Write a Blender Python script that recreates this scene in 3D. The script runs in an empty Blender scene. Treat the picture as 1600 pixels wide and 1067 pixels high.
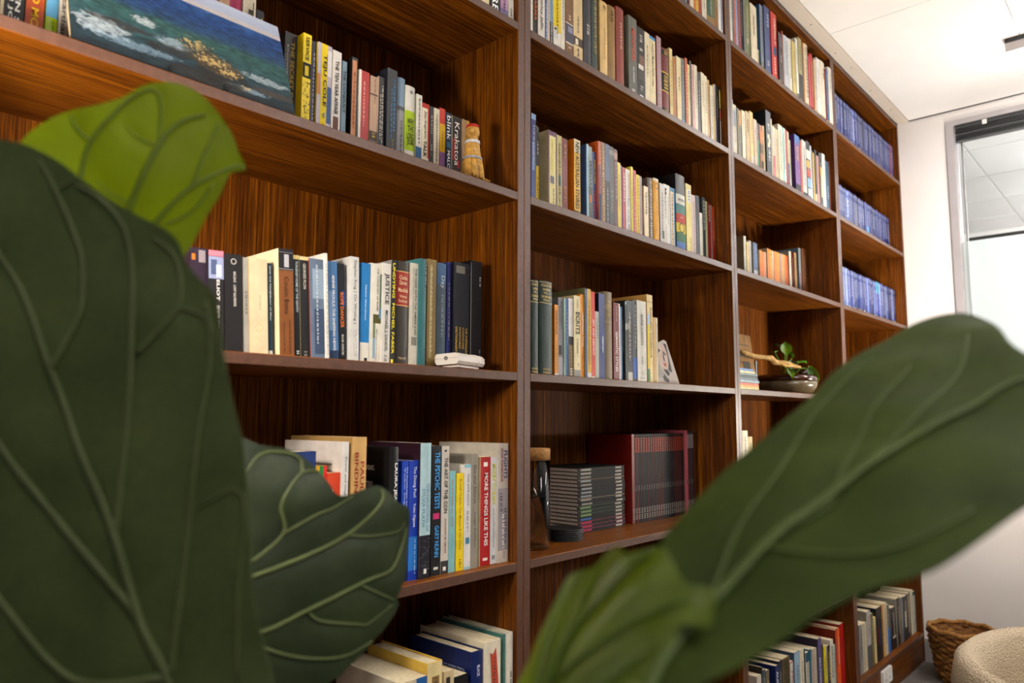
import bpy, bmesh, math, random
from mathutils import Vector, Matrix, geometry, noise
random.seed(11)
SCN = bpy.context.scene
COL = SCN.collection
# ------------------------------------------------------------------ camera, world, exposure
cam_d = bpy.data.cameras.new('camera'); cam = bpy.data.objects.new('camera', cam_d); COL.objects.link(cam)
cam_d.sensor_width = 36.0; cam_d.lens = 1145.7257 / 1600 * 36
_r = Vector((0.67288, -0.73974, 0.00389)); _u = Vector((-0.07994, -0.06747, 0.99451)); _f = Vector((0.73542, 0.66953, 0.10454))
_m = Matrix((( _r.x, _u.x, -_f.x, -0.91514), (_r.y, _u.y, -_f.y, -1.05), (_r.z, _u.z, -_f.z, 1.21713), (0, 0, 0, 1)))
cam.matrix_world = _m
cam_d.clip_start = 0.02
cam_d.dof.use_dof = True; cam_d.dof.focus_distance = 1.75; cam_d.dof.aperture_fstop = 4.2
SCN.camera = cam
world = bpy.data.worlds.new('world'); SCN.world = world; world.use_nodes = True
world.node_tree.nodes['Background'].inputs[0].default_value = (1.0, 0.965, 0.93, 1)
world.node_tree.nodes['Background'].inputs[1].default_value = 0.10
SCN.view_settings.view_transform = 'Standard'; SCN.view_settings.look = 'None'
SCN.view_settings.gamma = 1.0; SCN.view_settings.use_curve_mapping = False
SCN.view_settings.exposure = 0.40
LAMP_L, LAMP_R, CEIL_L, OFFICE_L = 92.0, 190.0, 42.0, 150.0     # lamp strengths

# ------------------------------------------------------------------ helpers
def lin(h):
    h = h.lstrip('#'); o = []
    for i in (0, 2, 4):
        c = int(h[i:i+2], 16) / 255
        o.append(c / 12.92 if c <= .04045 else ((c + .055) / 1.055) ** 2.4)
    return (*o, 1.0)
MATS = {}
def nodes(name):
    m = bpy.data.materials.new(name); m.use_nodes = True
    nt = m.node_tree; return m, nt, nt.nodes['Principled BSDF']
def coords(nt, scale=(1, 1, 1), kind='Object'):
    tc = nt.nodes.new('ShaderNodeTexCoord'); mp = nt.nodes.new('ShaderNodeMapping'); mp.inputs['Scale'].default_value = scale
    nt.links.new(tc.outputs[kind], mp.inputs[0]); return mp.outputs[0]
def noise_n(nt, vec, scale, detail=3, rough=.55):
    n = nt.nodes.new('ShaderNodeTexNoise'); n.inputs['Scale'].default_value = scale; n.inputs['Detail'].default_value = detail
    n.inputs['Roughness'].default_value = rough
    nt.links.new(vec, n.inputs['Vector']); return n.outputs[0]
def ramp_n(nt, fac, stops):
    r = nt.nodes.new('ShaderNodeValToRGB'); e = r.color_ramp.elements
    while len(e) < len(stops): e.new(.5)
    for k, (p, c) in enumerate(stops): e[k].position = p; e[k].color = lin(c) if isinstance(c, str) else c
    nt.links.new(fac, r.inputs[0]); return r.outputs[0]
def bump_n(nt, b, h, strength, dist):
    n = nt.nodes.new('ShaderNodeBump'); n.inputs['Strength'].default_value = strength; n.inputs['Distance'].default_value = dist
    nt.links.new(h, n.inputs['Height']); nt.links.new(n.outputs[0], b.inputs['Normal'])
def mixc(nt, fac, a, b, mode='MIX'):
    m = nt.nodes.new('ShaderNodeMix'); m.data_type = 'RGBA'; m.blend_type = mode
    for s, v in ((0, fac), (6, a), (7, b)):
        if isinstance(v, (int, float, tuple)): m.inputs[s].default_value = v
        else: nt.links.new(v, m.inputs[s])
    return m.outputs[2]
def plain(hexc, rough=.5, var=.1, scale=40, metal=0.0, spec=.4, kind='p'):
    key = (hexc, rough, var, scale, metal, kind)
    if key in MATS: return MATS[key]
    m, nt, b = nodes(kind + '_' + hexc)
    c = lin(hexc)
    v = noise_n(nt, coords(nt), scale, 2)
    lo = tuple(x * (1 - var) for x in c[:3]) + (1,); hi = tuple(min(1, x * (1 + var)) for x in c[:3]) + (1,)
    nt.links.new(ramp_n(nt, v, [(.3, lo), (.7, hi)]), b.inputs['Base Color'])
    b.inputs['Roughness'].default_value = rough; b.inputs['Metallic'].default_value = metal; b.inputs['Specular IOR Level'].default_value = spec
    MATS[key] = m; return m
def cov(h): return plain(h, .42, .13, 28, 0, .35, 'cover')
def ink(h): return plain(h, .55, .04, 60, 0, .3, 'print')
def veneer(name, axis, dark='3c1c05', mid='7a4208', light='b46c10', rough=.42, spec=.25):
    m, nt, b = nodes(name)
    s = {'z': (240, 240, 3.0), 'x': (3.0, 240, 240)}[axis]; s2 = {'z': (22, 22, .6), 'x': (.6, 22, 22)}[axis]
    n1 = noise_n(nt, coords(nt, s), 1.0, 4, .6); n2 = noise_n(nt, coords(nt, s2), 1.0, 3, .5)
    s3 = {'z': (700, 700, 16), 'x': (16, 700, 700)}[axis]
    n3 = noise_n(nt, coords(nt, s3), 1.0, 2, .5)
    c1 = ramp_n(nt, n1, [(.27, dark), (.5, mid), (.76, light)])
    c2 = ramp_n(nt, n2, [(.3, 'b0a298'), (.7, 'ffffff')])
    c3 = ramp_n(nt, n3, [(.36, '7c6a60'), (.54, 'ffffff')])
    c = mixc(nt, .75, c1, c2, 'MULTIPLY'); c = mixc(nt, .7, c, c3, 'MULTIPLY')
    nt.links.new(c, b.inputs['Base Color']); b.inputs['Roughness'].default_value = rough; b.inputs['Specular IOR Level'].default_value = spec
    bump_n(nt, b, n1, .12, .0006); return m
VZ = veneer('teak_veneer_upright', 'z'); VX = veneer('teak_veneer_shelf', 'x'); VB = veneer('teak_veneer_back', 'z', rough=.65, spec=.1)
def edge_mat():
    m, nt, b = nodes('edge_banding')
    n = noise_n(nt, coords(nt, (30, 30, 30)), 3, 3)
    nt.links.new(ramp_n(nt, n, [(.3, '4a2e20'), (.7, '5e3c2c')]), b.inputs['Base Color']); b.inputs['Roughness'].default_value = .42; return m
EDGE = edge_mat()
def emit(name, col, strength):
    m = bpy.data.materials.new(name); m.use_nodes = True; nt = m.node_tree; nt.nodes.clear()
    e = nt.nodes.new('ShaderNodeEmission'); o = nt.nodes.new('ShaderNodeOutputMaterial'); e.inputs[0].default_value = (*col, 1); e.inputs[1].default_value = strength
    nt.links.new(e.outputs[0], o.inputs[0]); return m

def obj(name, mesh, parent=None, mats=None):
    o = bpy.data.objects.new(name, mesh); COL.objects.link(o)
    if mats is not None and not mesh.materials:
        for m in (mats if isinstance(mats, (list, tuple)) else [mats]): mesh.materials.append(m)
    if parent is not None: o.parent = parent
    return o
def empty(name, loc=(0, 0, 0), rot=(0, 0, 0)):
    o = bpy.data.objects.new(name, None); COL.objects.link(o); o.location = loc; o.rotation_euler = rot; o.empty_display_size = .02; return o
def tag(o, label=None, cat=None, group=None, kind=None):
    if label: o['label'] = label
    if cat: o['category'] = cat
    if group: o['group'] = group
    if kind: o['kind'] = kind
    return o
class MB:
    def __init__(s): s.v = []; s.f = []; s.mi = []
    def add(s, vs, fs, mi=0):
        n = len(s.v); s.v += [tuple(v) for v in vs]; s.f += [tuple(i + n for i in f) for f in fs]; s.mi += [mi] * len(fs); return s
    def box(s, a, b, mi=0, front=None):
        (x0, y0, z0), (x1, y1, z1) = a, b
        v = [(x0,y0,z0),(x1,y0,z0),(x1,y1,z0),(x0,y1,z0),(x0,y0,z1),(x1,y0,z1),(x1,y1,z1),(x0,y1,z1)]
        fs = [(0,3,2,1),(4,5,6,7),(0,1,5,4),(1,2,6,5),(2,3,7,6),(3,0,4,7)]
        n = len(s.v); s.v += v
        for k, f in enumerate(fs): s.f.append(tuple(i + n for i in f)); s.mi.append(front if (k == 2 and front is not None) else mi)
        return s
    def extrude(s, prof, axis, a, b, mis=None, mi=0):
        # prof: closed polygon of 2D points; axis 'x': prof=(y,z); axis 'z': prof=(x,y); axis 'y': prof=(x,z)
        n = len(prof)
        P = {'x': lambda p, t: (t, p[0], p[1]), 'z': lambda p, t: (p[0], p[1], t), 'y': lambda p, t: (p[0], t, p[1])}[axis]
        v = [P(p, a) for p in prof] + [P(p, b) for p in prof]
        k = len(s.v); s.v += v
        for i in range(n):
            j = (i + 1) % n; s.f.append((k + i, k + j, k + n + j, k + n + i)); s.mi.append(mis[i] if mis else mi)
        s.f.append(tuple(k + i for i in range(n))[::-1]); s.mi.append(mi); s.f.append(tuple(k + n + i for i in range(n))); s.mi.append(mi); return s
    def lathe(s, prof, seg=32, c=(0, 0, 0), mi=0, close=False):
        n = len(prof); k = len(s.v)
        for i in range(seg):
            a = 2 * math.pi * i / seg
            for r, z in prof: s.v.append((c[0] + r * math.cos(a), c[1] + r * math.sin(a), c[2] + z))
        for i in range(seg):
            j = (i + 1) % seg
            for q in range(n if close else n - 1):
                w = (q + 1) % n
                s.f.append((k + i*n + q, k + j*n + q, k + j*n + w, k + i*n + w)); s.mi.append(mi)
        if not close:
            if prof[0][0] > 1e-6: s.f.append(tuple(k + i*n for i in range(seg))[::-1]); s.mi.append(mi)
            if prof[-1][0] > 1e-6: s.f.append(tuple(k + i*n + n - 1 for i in range(seg))); s.mi.append(mi)
        return s
    def tube(s, pts, rad, seg=8, mi=0, flat=1.0, up=None):
        pts = [Vector(p) for p in pts]; k = len(s.v); n = len(pts)
        if not isinstance(rad, (list, tuple)): rad = [rad] * n
        ref = up
        for i, p in enumerate(pts):
            t = (pts[min(i+1, n-1)] - pts[max(i-1, 0)]).normalized()
            r = Vector(ref) if ref is not None else (Vector((0,0,1)) if abs(t.z) < .9 else Vector((1,0,0)))
            a = t.cross(r).normalized(); b = a.cross(t).normalized()
            for q in range(seg):
                th = 2 * math.pi * q / seg; s.v.append(tuple(p + a * math.cos(th) * rad[i] + b * math.sin(th) * rad[i] * flat))
        for i in range(n - 1):
            for q in range(seg):
                w = (q + 1) % seg; s.f.append((k + i*seg + q, k + i*seg + w, k + (i+1)*seg + w, k + (i+1)*seg + q)); s.mi.append(mi)
        s.f.append(tuple(k + q for q in range(seg))[::-1]); s.mi.append(mi); s.f.append(tuple(k + (n-1)*seg + q for q in range(seg))); s.mi.append(mi); return s
    def mesh(s, name, smooth=False):
        m = bpy.data.meshes.new(name); m.from_pydata(s.v, [], s.f); m.polygons.foreach_set('material_index', s.mi)
        if smooth: m.polygons.foreach_set('use_smooth', [True] * len(s.f))
        m.update(); return m
    def build(s, name, mats, parent=None, smooth=False, fix=False):
        m = s.mesh(name, smooth)
        if fix:
            bm = bmesh.new(); bm.from_mesh(m); bmesh.ops.recalc_face_normals(bm, faces=bm.faces); bm.to_mesh(m); bm.free()
        return obj(name, m, parent, mats)

# ------------------------------------------------------------------ dimensions (metres)
ZT = {-1: 2.8284, 0: 2.5021, 1: 2.1084, 2: 1.7143, 3: 1.3164, 4: 0.9179, 5: 0.5231, 6: 0.1425}
TH = 0.0188; DEP = 0.298; ZC = 2.8330
BAYS = {'A': (-0.7425, 0.2555), 'B': (0.2990, 1.2971), 'C': (1.3367, 2.3243), 'D': (2.3689, 3.3553)}
XW = 3.376

# ------------------------------------------------------------------ setting
def surf(name, hexc, rough, var, scale, bump=0, bscale=200, bdist=.001):
    m, nt, b = nodes(name); c = lin(hexc)
    v = noise_n(nt, coords(nt), scale, 3)
    nt.links.new(ramp_n(nt, v, [(.3, tuple(x*(1-var) for x in c[:3]) + (1,)), (.7, tuple(min(1, x*(1+var)) for x in c[:3]) + (1,))]), b.inputs['Base Color'])
    b.inputs['Roughness'].default_value = rough
    if bump: bump_n(nt, b, noise_n(nt, coords(nt), bscale, 4), bump, bdist)
    return m
M_WALL = surf('painted_plaster', 'eee9e6', .6, .02, 3, .05, 300)
M_CEIL = surf('ceiling_tile_paint', 'f6f5f4', .7, .02, 6, .25, 420, .0008)
M_STRIP = surf('cream_board', 'ddd2c6', .5, .03, 12)
M_FLOOR = surf('grey_carpet', '6e6862', .95, .35, 420, .8, 500, .004)
M_SKIRT = surf('grey_skirting', 'b9b4b4', .5, .03, 10)
M_METAL = plain('b9b4b6', .4, .03, 20, .3)
M_BLACK = plain('16161a', .45, .1, 20)
M_WHITE = plain('e4e0da', .4, .03, 20)
tag(MB().box((-3.2, -4.5, -.06), (XW + 4.0, .36, 0)).build('floor', M_FLOOR), kind='structure')
tag(MB().box((-3.2, .302, 0), (XW, .36, ZC)).build('wall_back', M_WALL), kind='structure')
YG = -.232
wr = MB()
wr.box((XW, YG, 0), (XW + .09, .36, ZC)); wr.box((XW, -4.5, 0), (XW + .09, YG, .88)); wr.box((XW, -4.5, 2.775), (XW + .09, YG, ZC))
tag(wr.build('wall_right', M_WALL), kind='structure')
tag(MB().box((XW - .010, -4.5, 0), (XW - .0005, -.0005, .105)).box((XW - .008, -4.5, .105), (XW - .0005, -.0005, .112)).build('baseboard_right', M_SKIRT), kind='structure')
ceil = empty('ceiling'); tag(ceil, kind='structure')
MB().box((-3.2, -4.5, ZC + .012), (XW + .09, .36, ZC + .05)).build('ceiling_deck', M_CEIL, ceil)
xs = [-3.2, -1.45, -.245, .955, 2.155, XW - .012]; ys = [-4.5, -3.0, -2.4, -1.8, -1.25, -.651, -.058]
for i in range(len(xs) - 1):
    for j in range(len(ys) - 1):
        MB().box((xs[i] + .0015, ys[j] + .0015, ZC), (xs[i+1] - .0015, ys[j+1] - .0015, ZC + .012)).build('ceiling_tile', M_CEIL, ceil)
st = MB(); st.box((-3.2, -.056, ZC - .003), (XW - .002, -.004, ZC + .012))
tr = st.build('trim_1', M_STRIP); tag(tr, kind='structure')
for k in range(9):
    MB().lathe([(.0001, 0), (.0035, -.0005), (.0035, .001)], 8, (.9 + k * .27 + .04 * (k % 3), -.030 + .008 * (k % 2), ZC - .0031)).build('nail_head', M_BLACK, tr)
MB().box((XW - .012, -4.5, ZC - .002), (XW - .0005, -.058, ZC + .010)).build('shadow_gap', M_BLACK, ceil)
# glazed partition in the right-hand wall
win = empty('window_1', (0, 0, 0)); tag(win, kind='structure')
x0 = XW + .02
wf = MB(); wf.box((XW - .012, YG - .034, .88), (XW + .085, YG + .002, 2.775)); wf.build('window_frame', M_METAL, win)
MB().box((XW - .012, -4.5, 2.748), (XW + .085, YG - .034, 2.776)).build('window_head', M_METAL, win)
MB().box((XW - .012, -4.5, .855), (XW + .085, YG - .034, .885)).build('window_sill', M_METAL, win)
MB().box((XW + .050, YG - .060, .885), (XW + .060, YG - .052, 2.748)).build('glazing_bead', M_METAL, win)
mg, nt, b = nodes('clear_glass'); b.inputs['Base Color'].default_value = (.95, .98, .97, 1); b.inputs['Roughness'].default_value = 0.0
b.inputs['Transmission Weight'].default_value = 1; b.inputs['IOR'].default_value = 1.02
MB().box((XW + .040, -4.5, .885), (XW + .044, YG - .034, 2.748)).build('pane', mg, win)
mf = bpy.data.materials.new('frosted_film'); mf.use_nodes = True; nt = mf.node_tree; nt.nodes.clear()
o_ = nt.nodes.new('ShaderNodeOutputMaterial'); d_ = nt.nodes.new('ShaderNodeBsdfDiffuse'); t_ = nt.nodes.new('ShaderNodeBsdfTranslucent'); mx = nt.nodes.new('ShaderNodeMixShader')
d_.inputs[0].default_value = (.88, .9, .9, 1); t_.inputs[0].default_value = (.92, .95, .95, 1); mx.inputs[0].default_value = .6
nt.links.new(d_.outputs[0], mx.inputs[1]); nt.links.new(t_.outputs[0], mx.inputs[2]); nt.links.new(mx.outputs[0], o_.inputs[0])
MB().box((XW + .0455, -4.5, .885), (XW + .0465, YG - .034, 2.138)).build('frosted_film', mf, win)
# neighbouring office seen through the clear strip of glass
XO = XW + .09
tag(MB().box((XW + 3.0, -4.5, 0), (XW + 3.1, .36, ZC)).build('wall_far', M_WALL), kind='structure')
oc = empty('ceiling_office'); tag(oc, kind='structure')
gx = [XO, XO + .62, XO + 1.22, XO + 1.82, XO + 2.42, XW + 3.0]; gy = [-4.5, -3.2, -2.6, -2.0, -1.4, -.8, -.2, .36]
for i in range(len(gx) - 1):
    for j in range(len(gy) - 1):
        MB().box((gx[i] + .006, gy[j] + .006, ZC - .004), (gx[i+1] - .006, gy[j+1] - .006, ZC + .01)).build('ceiling_tile', M_CEIL, oc)
MB().box((XO, -4.5, ZC + .004), (XW + 3.0, .36, ZC + .03)).build('ceiling_grid', surf('grid_metal', 'dededa', .5, .02, 5), oc)
bh = MB().box((XO + 1.5, -4.5, 2.465), (XO + 1.60, -.02, 2.49)).build('trim_2', plain('3c3a38', .5)); tag(bh, kind='structure')
bl = empty('roller_blind', (XW - .002, -2.0, 2.74)); tag(bl, 'black slatted blind pulled up at the top of the glass partition', 'blind')
for k in range(7):
    MB().box((-.008 + .004 * (k % 2), -2.5, -.012 * k - .012), (.018 + .004 * (k % 2), 1.728, -.012 * k - .012 + .0075)).build('slat', plain('1e2022' if k % 3 else '4a4c4e', .35), bl)
MB().box((-.010, -2.5, -.006), (.022, 1.728, .006)).build('head_rail', plain('2c2e30', .4), bl)
MB().box((-.014, 1.585, -.020), (-.0105, 1.605, .004)).build('bracket', M_WHITE, bl)

# ------------------------------------------------------------------ bookcase units
def unit(bay, x0, x1, label):
    root = empty('bookcase_unit', (x0, 0, 0)); tag(root, label, 'bookcase', 'bookcase units along the wall')
    w = x1 - x0; tl = {'A': .02, 'B': .0215, 'C': .0195, 'D': .022}[bay]; tr_ = {'A': .0215, 'B': .0195, 'C': .022, 'D': .0195}[bay]
    for xa, xb in ((-tl, 0), (w, w + tr_)):
        MB().extrude([(xa, .0012), (xa + .0012, 0), (xb - .0012, 0), (xb, .0012), (xb, DEP + .003), (xa, DEP + .003)], 'z', .004, ZC - .006, [0, 1, 0, 0, 0, 0]).build('side_panel', [VZ, EDGE], root)
    MB().box((.0002, DEP - .0002, .02), (w - .0002, DEP + .003, ZC - .008)).build('back_panel', VB, root)
    for s, z in ZT.items():
        top = z if s > -1 else ZC - .007
        c = .0012
        MB().extrude([(c, top), (0, top - c), (0, top - TH + c), (c, top - TH), (DEP, top - TH), (DEP, top)], 'x', .0002, w - .0002, [0, 1, 0, 0, 0, 0]).build('shelf', [VX, EDGE], root)
    MB().box((.0002, .004, .004), (w - .0002, .022, ZT[6] - TH)).build('plinth', VX, root)
    return root
unit('A', *BAYS['A'], 'dark teak bookcase unit holding the sea painting, leftmost of four')
unit('B', *BAYS['B'], 'dark teak bookcase unit holding the stack of journals, second from left')
unit('C', *BAYS['C'], 'dark teak bookcase unit holding the small potted plant, third from left')
unit('D', *BAYS['D'], 'dark teak bookcase unit full of blue guidebooks, next to the white wall')

# ------------------------------------------------------------------ books
BOOKS=[
('A1',1,1318,154,2000,120,1279,0,'d9d2c4','p','pale grey paperback',1,{}),
('A1',1,1475,253,2000,120,1269,0,'e3d3a0','p','cream yellow paperback',2,{}),
('A1',1,1759,299,2100,120,1365,0,'1b1a1c','p','black paperback with white block lettering',3,{'T': [('NO MORE','ffffff',0.3,0.985,0.62,0)]}),
('A1',1,2099,234,2050,120,1297,0,'b98fae','p','dusty pink paperback with violet foot',4,{'W': [('6a4a72',0.8,0.93,0.4,0)],'P': [(0.9,1,'7d6f9c',-0.5,0.5)]}),
('A1',1,2352,175,2000,120,1292,0,'d6cfc2','p','greyish white slim paperback',5,{'W': [('55504a',0.85,0.97,0.35,0)]}),
('A2',2,-6918,34,2000,740,1282,0,'d8c8a2','p','cream paperback cut by the left picture edge',1,{}),
('A2',2,-6880,227,2100,740,1329,0,'17171a','p','black paperback with white lettering',2,{'T': [('STEVEN ST','f2efe8',0.45,0.93,0.26,0.16),('JOHN JOR','f2efe8',0.45,0.95,0.26,-0.2)]}),
('A2',2,-6635,216,2100,740,1356,0,'b0481f','p','rust orange paperback with yellow lettering',3,{'L': '8a5a20','T': [('DAVID MCRA','f0c020',0.45,0.95,0.42,0)]}),
('A2',2,-6394,145,2000,740,1262,0,'a5bd0d','h','lime green paperback with sky blue upper half',4,{'W': [('40580a',0.76,0.96,0.14,0.1)],'P': [(0,0.73,'5b9cc4',-0.5,0.5)]}),
('A2',2,-6237,117,2000,740,1286,0,'c9bfb2','p','pale grey paperback with thin black script',5,{'T': [('For Earthand 4','3a3632',0.4,0.98,0.5,0)]}),
('A2',2,-6094,49,1800,820,1132,0,'1d1a24','p','black slim book beside the sea painting',6,{}),
('A2',2,-3626,184,2639,1500,1385,0,'d8a888','p','peach paperback half hidden by the sea painting',7,{}),
('A2',2,-3427,210,2625,1500,1405,0,'b02558','h','magenta paperback peeking over the sea painting',8,{}),
('A2',2,-3190,245,2660,1500,1430,0,'e8dcc0','p','cream paperback peeking over the sea painting',9,{'T': [('THE','40382e',0.05,0.5,0.4,0.12)]}),
('A2',2,-2926,146,2443,1500,1387,0,'2a2230','p','dark purple paperback with yellow letters behind painting',10,{'T': [('THE','e8c818',0.06,0.45,0.5,0)]}),
('A2',2,-2520,249,2073,1170,1322,0,'2d2926','p','charcoal paperback with gold serif lettering',11,{'T': [('THE SECRET D','b99c4a',0.08,0.6,0.3,0.1),('Donna','a9a298',0.12,0.4,0.12,-0.28)]}),
('A2',2,-2267,169,2072,970,1345,0,'f0d000','p','thick yellow and black paperback with city drawing',12,{'T': [('SERVICE','141210',0.03,0.25,0.42,0),('John Tottenham','f0d000',0.86,1.0,0.3,0)],'D': 1,'P': [(0.27,0.41,'1c1a16',-0.5,0.5),(0.845,1,'1c1a16',-0.5,0.5)]}),
('A2',2,-2050,95,2027,1030,1334,0,'2b2740','p','dark indigo slim paperback',13,{'W': [('b9b4c8',0.12,0.9,0.35,0)]}),
('A2',2,-1950,304,2027,980,1313,0,'b7aebb','p','paperback with yellow stripe and painted cover',14,{'L': 'e2c415','T': [('TEJU COLE','17140f',0.1,0.6,0.3,0),('W','4a6aa8',0.66,0.71,0.2,0),('A novel','c06018',0.76,0.97,0.22,0)],'P': [(0,1,'e6c708',-0.24,0.2),(0.3,0.5,'c8825a',-0.5,-0.28),(0.4,0.75,'3c5a8e',0.2,0.5),(0.05,0.3,'dcd6d8',0.2,0.5),(0.86,0.99,'23202a',0.2,0.5)]}),
('A2',2,-1620,195,2002,990,1285,0,'dcd5cd','p','white paperback with small brown picture',15,{'T': [('THE TEN YEAR AFFAIR','1e1b18',0.1,0.63,0.4,0),('ERIN SOM','8f8d90',0.82,1,0.4,0)],'P': [(0.65,0.77,'6b4436',-0.3,0.3)]}),
('A2',2,-1374,105,1889,1030,1245,0,'6d8797','p','slate blue slim paperback with black lettering',16,{'T': [('THE CONDUCT','14181c',0.1,0.55,0.55,0)]}),
('A2',2,-1182,134,2031,990,1283,0,'1a1718','p','black slim paperback with salmon panel',17,{'T': [('faber','e6e0d8',0.89,0.99,0.5,0)],'W': [('7a3a1c',0.15,0.72,0.3,-0.06)],'P': [(0.03,0.86,'c9855c',-0.42,0.3)]}),
('A2',2,-1007,238,1839,990,1205,0,'ae1717','p','red paperback with white edge',18,{'L': 'e8e0d2','W': [('e9c9b8',0.12,0.62,0.14,0)],'P': [(0,1,'e9e2d4',-0.5,-0.28)]}),
('A2',2,-708,184,1838,1030,1171,0,'b99478','p','dusty pink paperback with photograph on spine',19,{'W': [('5a3a2a',0.03,0.3,0.15,0.1),('c9a850',0.64,0.7,0.5,0)],'P': [(0.62,0.72,'3c3430',-0.5,0.5),(0.72,1,'6e6258',-0.5,0.5),(0.2,0.215,'4a3828',-0.5,0.5)]}),
('A2',2,-518,153,1882,1010,1190,0,'20191b','p','black slim paperback with maroon foot',20,{'L': 'd9c0a8','T': [('MACK','e8ded0',0.86,0.98,0.35,0)],'W': [('cfc6ba',0.1,0.75,0.25,0.1),('cfc6ba',0.2,0.7,0.18,-0.2)],'P': [(0.83,1,'5e1418',-0.5,0.5)]}),
('A2',2,-349,249,2107,950,1447,0,'19191c','p','thick black paperback with tiny blue print',21,{'L': '222430','W': [('4f86b4',0.1,0.62,0.2,0.2),('4f86b4',0.2,0.7,0.16,-0.05),('a08850',0.7,0.96,0.12,0.1)]}),
('A2',2,-34,191,2038,1000,1303,0,'8f8c8c','h','grey rounded hardback with pale blue head',22,{'W': [('55504c',0.45,0.95,0.3,0)],'P': [(0,0.3,'7d93a8',-0.5,0.5),(0.3,0.34,'55565c',-0.5,0.5)]}),
('A2',2,161,261,1934,980,1265,0,'d6d0c6','h','white hardback with lime green wedge',23,{'L': 'a4bd10','H': [('WHY','15180c',0.4,0.66,0.07),('THE','15180c',0.48,0.6,0.07),('LONG','15180c',0.56,0.7,0.07),('JOEI','15180c',0.635,0.64,0.07),('00','303030',0.07,0.24,0.035)],'P': [(0.28,0.72,'a6c210',-0.5,0.5)]}),
('A2',2,473,151,1849,1010,1171,0,'e0dace','p','white paperback with blue photo block',24,{'T': [('Evan','b02a22',0.82,0.96,0.5,0)],'W': [('55504a',0.05,0.58,0.3,0)],'P': [(0.62,0.77,'275a86',-0.5,0.5)]}),
('A2',2,630,193,1709,1010,1103,0,'e4d9bd','p','cream paperback with red border',25,{'L': 'b8321c','T': [('Jay Ingram','2a1c14',0.1,0.45,0.4,-0.05),('TALK TALK T','1d1814',0.48,1,0.42,-0.05)],'P': [(0,0.06,'b8321c',-0.5,0.5),(0,0.7,'b8321c',0.3,0.5)]}),
('A2',2,858,112,1715,1030,1110,0,'2b2726','p','charcoal slim paperback',26,{'W': [('b0a698',0.12,0.36,0.35,0),('b0a698',0.5,0.64,0.35,0)]}),
('A2',2,973,150,1705,1010,1088,0,'d8cdb4','p','cream slim paperback with grey script',27,{'W': [('6a6258',0.08,0.8,0.3,0)]}),
('A2',2,1134,157,1761,1010,1135,0,'c33322','p','patchwork paperback of red,yellow,mauve and blue',28,{'W': [('5a3a10',0.3,0.5,0.2,0)],'P': [(0.2,0.56,'d3a51a',-0.5,0.5),(0.56,0.78,'8a5f92',-0.5,0.5),(0.78,1,'6f8fb8',-0.5,0.5)]}),
('A2',2,1305,177,1718,1010,1078,0,'16283f','p','navy paperback with white rounded lettering',29,{'T': [('blink','f1efe8',0.04,0.36,0.62,0),('MALCOLM G','f1efe8',0.5,1,0.45,0)],'P': [(0.39,0.46,'2f6a80',-0.3,0.3)]}),
('A2',2,1507,265,1705,1010,1069,0,'231a18','p','black paperback with red splashes and white script',30,{'L': 'd9cbb0','T': [('Krakatoa','f3e9dc',0.08,0.66,0.52,0)],'P': [(0.3,0.6,'a51414',-0.45,-0.25),(0.58,0.74,'a51414',0.05,0.35),(0.68,0.97,'3a2c1a',-0.5,0.5),(0.97,1,'a01818',-0.5,0.5)]}),
('A2',2,1878,225,1763,1090,1116,0,'c09a70','p','tan paperback behind the cat figurine',31,{'L': 'd2a982','W': [('7a4a20',0.2,0.5,0.2,0.1)],'P': [(0.2,0.9,'c79a3c',-0.1,0.4)]}),
('A3',3,-4282,264,1582,470,1081,-3.2,'2a1c2c','p','dark plum paperback with orange emblem',1,{'W': [('b8a8a0',0.35,0.5,0.2,0)],'P': [(0.06,0.12,'d86a1c',-0.4,-0.2),(0.02,0.14,'8f8288',0.0,0.4)]}),
('A3',3,-4014,240,1578,430,1066,-3.2,'221f22','p','black paperback with pink head and photograph',2,{'T': [('ELIOT  BYRON','eee8e0',0.29,0.8,0.2,0.1)],'P': [(0,0.055,'d8788a',-0.5,0.5),(0.06,0.28,'8d95b8',-0.5,0.5),(0.09,0.24,'4a5578',-0.35,0.05),(0.14,0.26,'c9cde0',0.0,0.35)]}),
('A3',3,-3765,284,1563,410,1059,-3.2,'1d1a1b','p','thick black paperback with worn corners',3,{'T': [('BALZAC   LOST ILLUSIONS','d8d2c8',0.18,0.53,0.14,0.05)],'R': ('dcd6cc',0.075,0.16)}),
('A3',3,-3458,99,1554,430,1075,-3.2,'9b978f','p','slim grey paperback',4,{'L': 'd9b277','W': [('45423e',0.35,0.6,0.3,0)]}),
('A3',3,-3355,312,1562,410,1067,-3.2,'d2bd9a','p','broad cream paperback with thin brown line drawing',5,{'L': 'd9a860','T': [('The Leopard','4a3a2a',0.38,0.53,0.09,0.05)],'HEX': 1}),
('A3',3,-3012,69,1534,450,1058,-3.2,'20384a','p','slim dark teal paperback with white script',6,{'T': [('Jane the Neighbour of Miss ','cfd4d8',0.03,0.62,0.55,0)],'P': [(0.94,1,'c9c5bc',-0.5,0.5)]}),
('A3',3,-2872,269,1791,350,1169,-3.2,'7f4a20','p','brown paperback with black title panel',7,{'L': 'e3d3ac','T': [('Cousin Bette','2a1406',0.26,0.61,0.3,0),('HONORE DE BALZAC','34200f',0.66,0.97,0.12,0.2),('TRANSLATED BY','34200f',0.68,0.97,0.1,-0.2)],'P': [(0,0.2,'17161a',-0.5,0.5),(0.03,0.034,'8e8c90',-0.5,0.5),(0.185,0.192,'8e8c90',-0.5,0.5),(0.05,0.17,'b5b2b8',-0.12,0.2)]}),
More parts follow.
